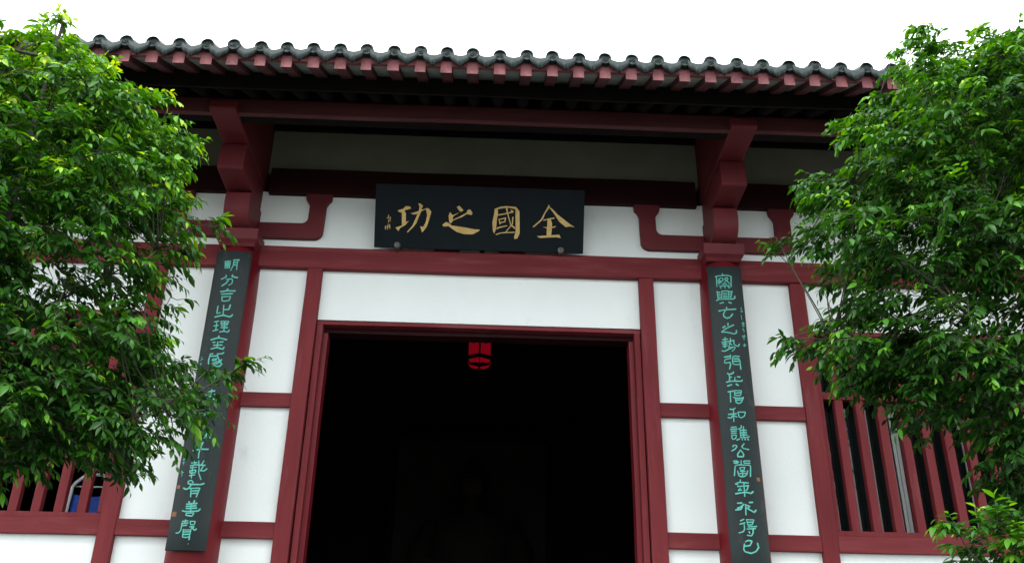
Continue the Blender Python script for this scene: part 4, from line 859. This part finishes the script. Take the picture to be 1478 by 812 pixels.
def make_tree(name, label, cat, trunk_xy, clumps, sprays_per, seed, leaf_len, young_and_lit, n_limbs=14):
    rng = np.random.default_rng(seed)
    bx, by = trunk_xy
    T = empty(name, (bx, by, 0), label, cat)
    C_ = np.array([c[:3] for c in clumps]); top = C_[:, 2].max(); low = C_[:, 2].min()
    pts = [(bx, by, 0), (bx + .03, by + .02, top * .2), (bx - .02, by, top * .45), (bx + .04, by - .02, top * .7), (bx + .02, by, top * .93)]
    tube_obj('trunk', pts, [.055, .045, .036, .022, .008] if top > 3 else [.02, .018, .015, .012, .006], BARK, T, 10)
    Tp = np.array(pts)
    def on_trunk(z):
        z = min(max(z, .3), top * .9)
        return np.array([np.interp(z, Tp[:, 2], Tp[:, 0]), np.interp(z, Tp[:, 2], Tp[:, 1]), z])
    O, D, Nn, Ln, Ag_lit, Cu = [], [], [], [], [], []
    tv, tf = [], []
    # limbs reach into the crown at well separated places; every clump hangs on the nearest one
    pick = [int(rng.integers(len(C_)))]
    while len(pick) < min(n_limbs, len(C_)):
        dmin = np.min([((C_ - C_[k]) ** 2).sum(1) for k in pick], axis=0); pick.append(int(dmin.argmax()))
    nodes = []
    for k in pick:
        c = C_[k]; c = c * .85 + np.array([bx, by, c[2]]) * .15
        dist = math.hypot(c[0] - bx, c[1] - by)
        a = on_trunk(c[2] - dist * (.1 if c[2] < low + .8 else .55) - .05)
        m = (a + c) / 2 + np.array([0, 0, -.06 * dist]) + rng.normal(size=3) * .04
        lim = bez(a, m, c, 9); r0 = .004 + .007 * min(1, dist)
        tube_obj('branch', lim, [r0 * (1 - .75 * i / 8) for i in range(9)], BARK, T, 6)
        nodes += lim[2:]
    nodes = np.array(nodes + [tuple(on_trunk(z)) for z in np.linspace(low, top * .9, 12)])
    for cl in clumps:
        cx, cy, cz, cr = cl[:4]; den = cl[4] if len(cl) > 4 else 1.0
        c = np.array([cx, cy, cz])
        dn = ((nodes - c) ** 2).sum(1); a = nodes[dn.argmin()]; gap = math.sqrt(dn.min())
        if gap > .05 and len(clumps) > 20:
            m = (a + c) / 2 + rng.normal(size=3) * .04 + np.array([0, 0, .03])
            tube(tv, tf, bez(a, m, c, 5), [.0042, .0036, .003, .0024, .0018], 4, cap=False)
        dist = math.hypot(cx - bx, cy - by)
        out_dir = unit(np.array([cx - bx, (cy - by) * .8, .1]))
        ns = max(3, int(sprays_per * den * max(.35, (cr / .12)) ** 1.6 * rng.uniform(.7, 1.3)))
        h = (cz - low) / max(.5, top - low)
        tone_c = rng.normal(0, .05)
        for k in range(ns):
            q = rng.normal(size=3); q /= np.linalg.norm(q); rad = cr * 1.15 * rng.uniform(.1, 1.0) ** .5
            dirv = unit(q * .5 + out_dir * 1.0 + np.array([0, 0, rng.uniform(-.25, .35)]) + rng.normal(size=3) * .38)
            L_ = rng.uniform(.09, .19) * (1 if cr > .08 else .7)
            start = c + q * rad * np.array([1.1, 1.1, .6]) - dirv * L_ * .6
            droop = rng.uniform(.1, .6); npt = 5
            tp_ = [start + dirv * L_ * t - np.array([0, 0, 1]) * L_ * droop * t * t for t in np.linspace(0, 1, npt)]
            if rng.random() < .35 and np.linalg.norm(c - start) < .15:
                tube(tv, tf, [c, (c + start) / 2 - np.array([0, 0, .01])] + tp_, [.0022, .002, .0018, .0016, .0013, .0011, .0008], 3, cap=False)
            else:
                tube(tv, tf, tp_, [.0017, .0015, .0013, .001, .0007], 3, cap=False)
            nl = max(4, int(rng.uniform(7, 11) * L_ / .15) + 1)
            size = rng.uniform(.8, 1.15); fresh = rng.random() < .10 + .12 * young_and_lit
            tone = tone_c + rng.normal(0, .06)
            for i in range(nl):
                t = .1 + .9 * i / (nl - 1); seg = t * (npt - 1); s0 = min(int(seg), npt - 2); p = tp_[s0] * (1 - (seg - s0)) + tp_[s0 + 1] * (seg - s0)
                ax = unit(tp_[s0 + 1] - tp_[s0]); hor = unit(np.cross(ax, np.array([0, 0, 1.0])))
                sgn = 1 if i % 2 else -1
                spread = rng.uniform(.55, 1.15) if i < nl - 1 else .1
                dd = unit(ax * math.cos(spread) + hor * sgn * math.sin(spread) + np.array([0, 0, -1]) * rng.uniform(.1, .7) + rng.normal(size=3) * .12)
                nrm = unit(np.array([0, 0, 1.0]) * .8 + rng.normal(size=3) * .30)
                O.append(p); D.append(dd); Nn.append(nrm)
                Ln.append(leaf_len * size * rng.uniform(.65, 1.15) * (1 - .35 * (t > .9)))
                yg_lit = young_and_lit * (.04 + .96 * max(h, 0) ** 1.4) * (.5 + .5 * t ** 2) * rng.uniform(.45, 1.0)  # height term paints top light and lower shade; tip term is young growth
                ag_lit = .10 + tone + rng.normal(0, .08) + yg_lit * .85 + (.35 * t ** 2 if fresh else 0)
                if t > .8 and rng.random() < .04: ag_lit += .3
                Ag_lit.append(min(.93, max(0, ag_lit)))
                Cu.append(rng.uniform(.03, .38))
    O, D, Nn, Ln, Ag_lit, Cu = map(np.array, (O, D, Nn, Ln, Ag_lit, Cu))
    # the 300 leaves that show largest stand as objects of their own, the rest is one mass
    rel = O - CAMP; depth = rel @ np.array(FWD_V); px = rel @ np.array(RIGHT_V) / depth; py = rel @ np.array(UP_V) / depth
    vis = (np.abs(px) < .535) & (np.abs(py) < .295)
    size = np.where(vis, Ln / depth, 0) * (1 - .15 * ((O[:, 1] - O[:, 1].min()) / np.ptp(O[:, 1])))
    idx = np.argsort(-size)[:300]; rest = np.ones(len(O), bool); rest[idx] = False
    me = leaves_mesh('foliage', O[rest], D[rest], Nn[rest], Ln[rest], Ag_lit[rest], Cu[rest])
    fo = place(bpy.data.objects.new('foliage', me), T); fo['kind'] = 'stuff'
    pool = []
    for k in range(16):
        a = k / 15
        pool.append(leaves_mesh('leaf', np.zeros((1, 3)), np.array([[0, 1., 0]]), np.array([[0, 0, 1.]]), np.ones(1), np.array([a]), np.array([.08 + .2 * ((k * 7) % 5) / 5])))
    for i in idx:
        d_ = D[i]; sd = unit(np.cross(d_, Nn[i])); n_ = unit(np.cross(sd, d_))
        mt = Matrix(((sd[0], d_[0], n_[0], 0), (sd[1], d_[1], n_[1], 0), (sd[2], d_[2], n_[2], 0), (0, 0, 0, 1)))
        o = bpy.data.objects.new('leaf', pool[int(round(Ag_lit[i] * 15))]); link(o); o.parent = T
        o.rotation_euler = mt.to_euler(); o.scale = (Ln[i],) * 3; o.location = Vector(O[i]) - T.location
    tw = mesh_obj('twigs', tv, tf, TWIG, T); tw['kind'] = 'stuff'
    print(name, 'leaves', len(O))
    return T

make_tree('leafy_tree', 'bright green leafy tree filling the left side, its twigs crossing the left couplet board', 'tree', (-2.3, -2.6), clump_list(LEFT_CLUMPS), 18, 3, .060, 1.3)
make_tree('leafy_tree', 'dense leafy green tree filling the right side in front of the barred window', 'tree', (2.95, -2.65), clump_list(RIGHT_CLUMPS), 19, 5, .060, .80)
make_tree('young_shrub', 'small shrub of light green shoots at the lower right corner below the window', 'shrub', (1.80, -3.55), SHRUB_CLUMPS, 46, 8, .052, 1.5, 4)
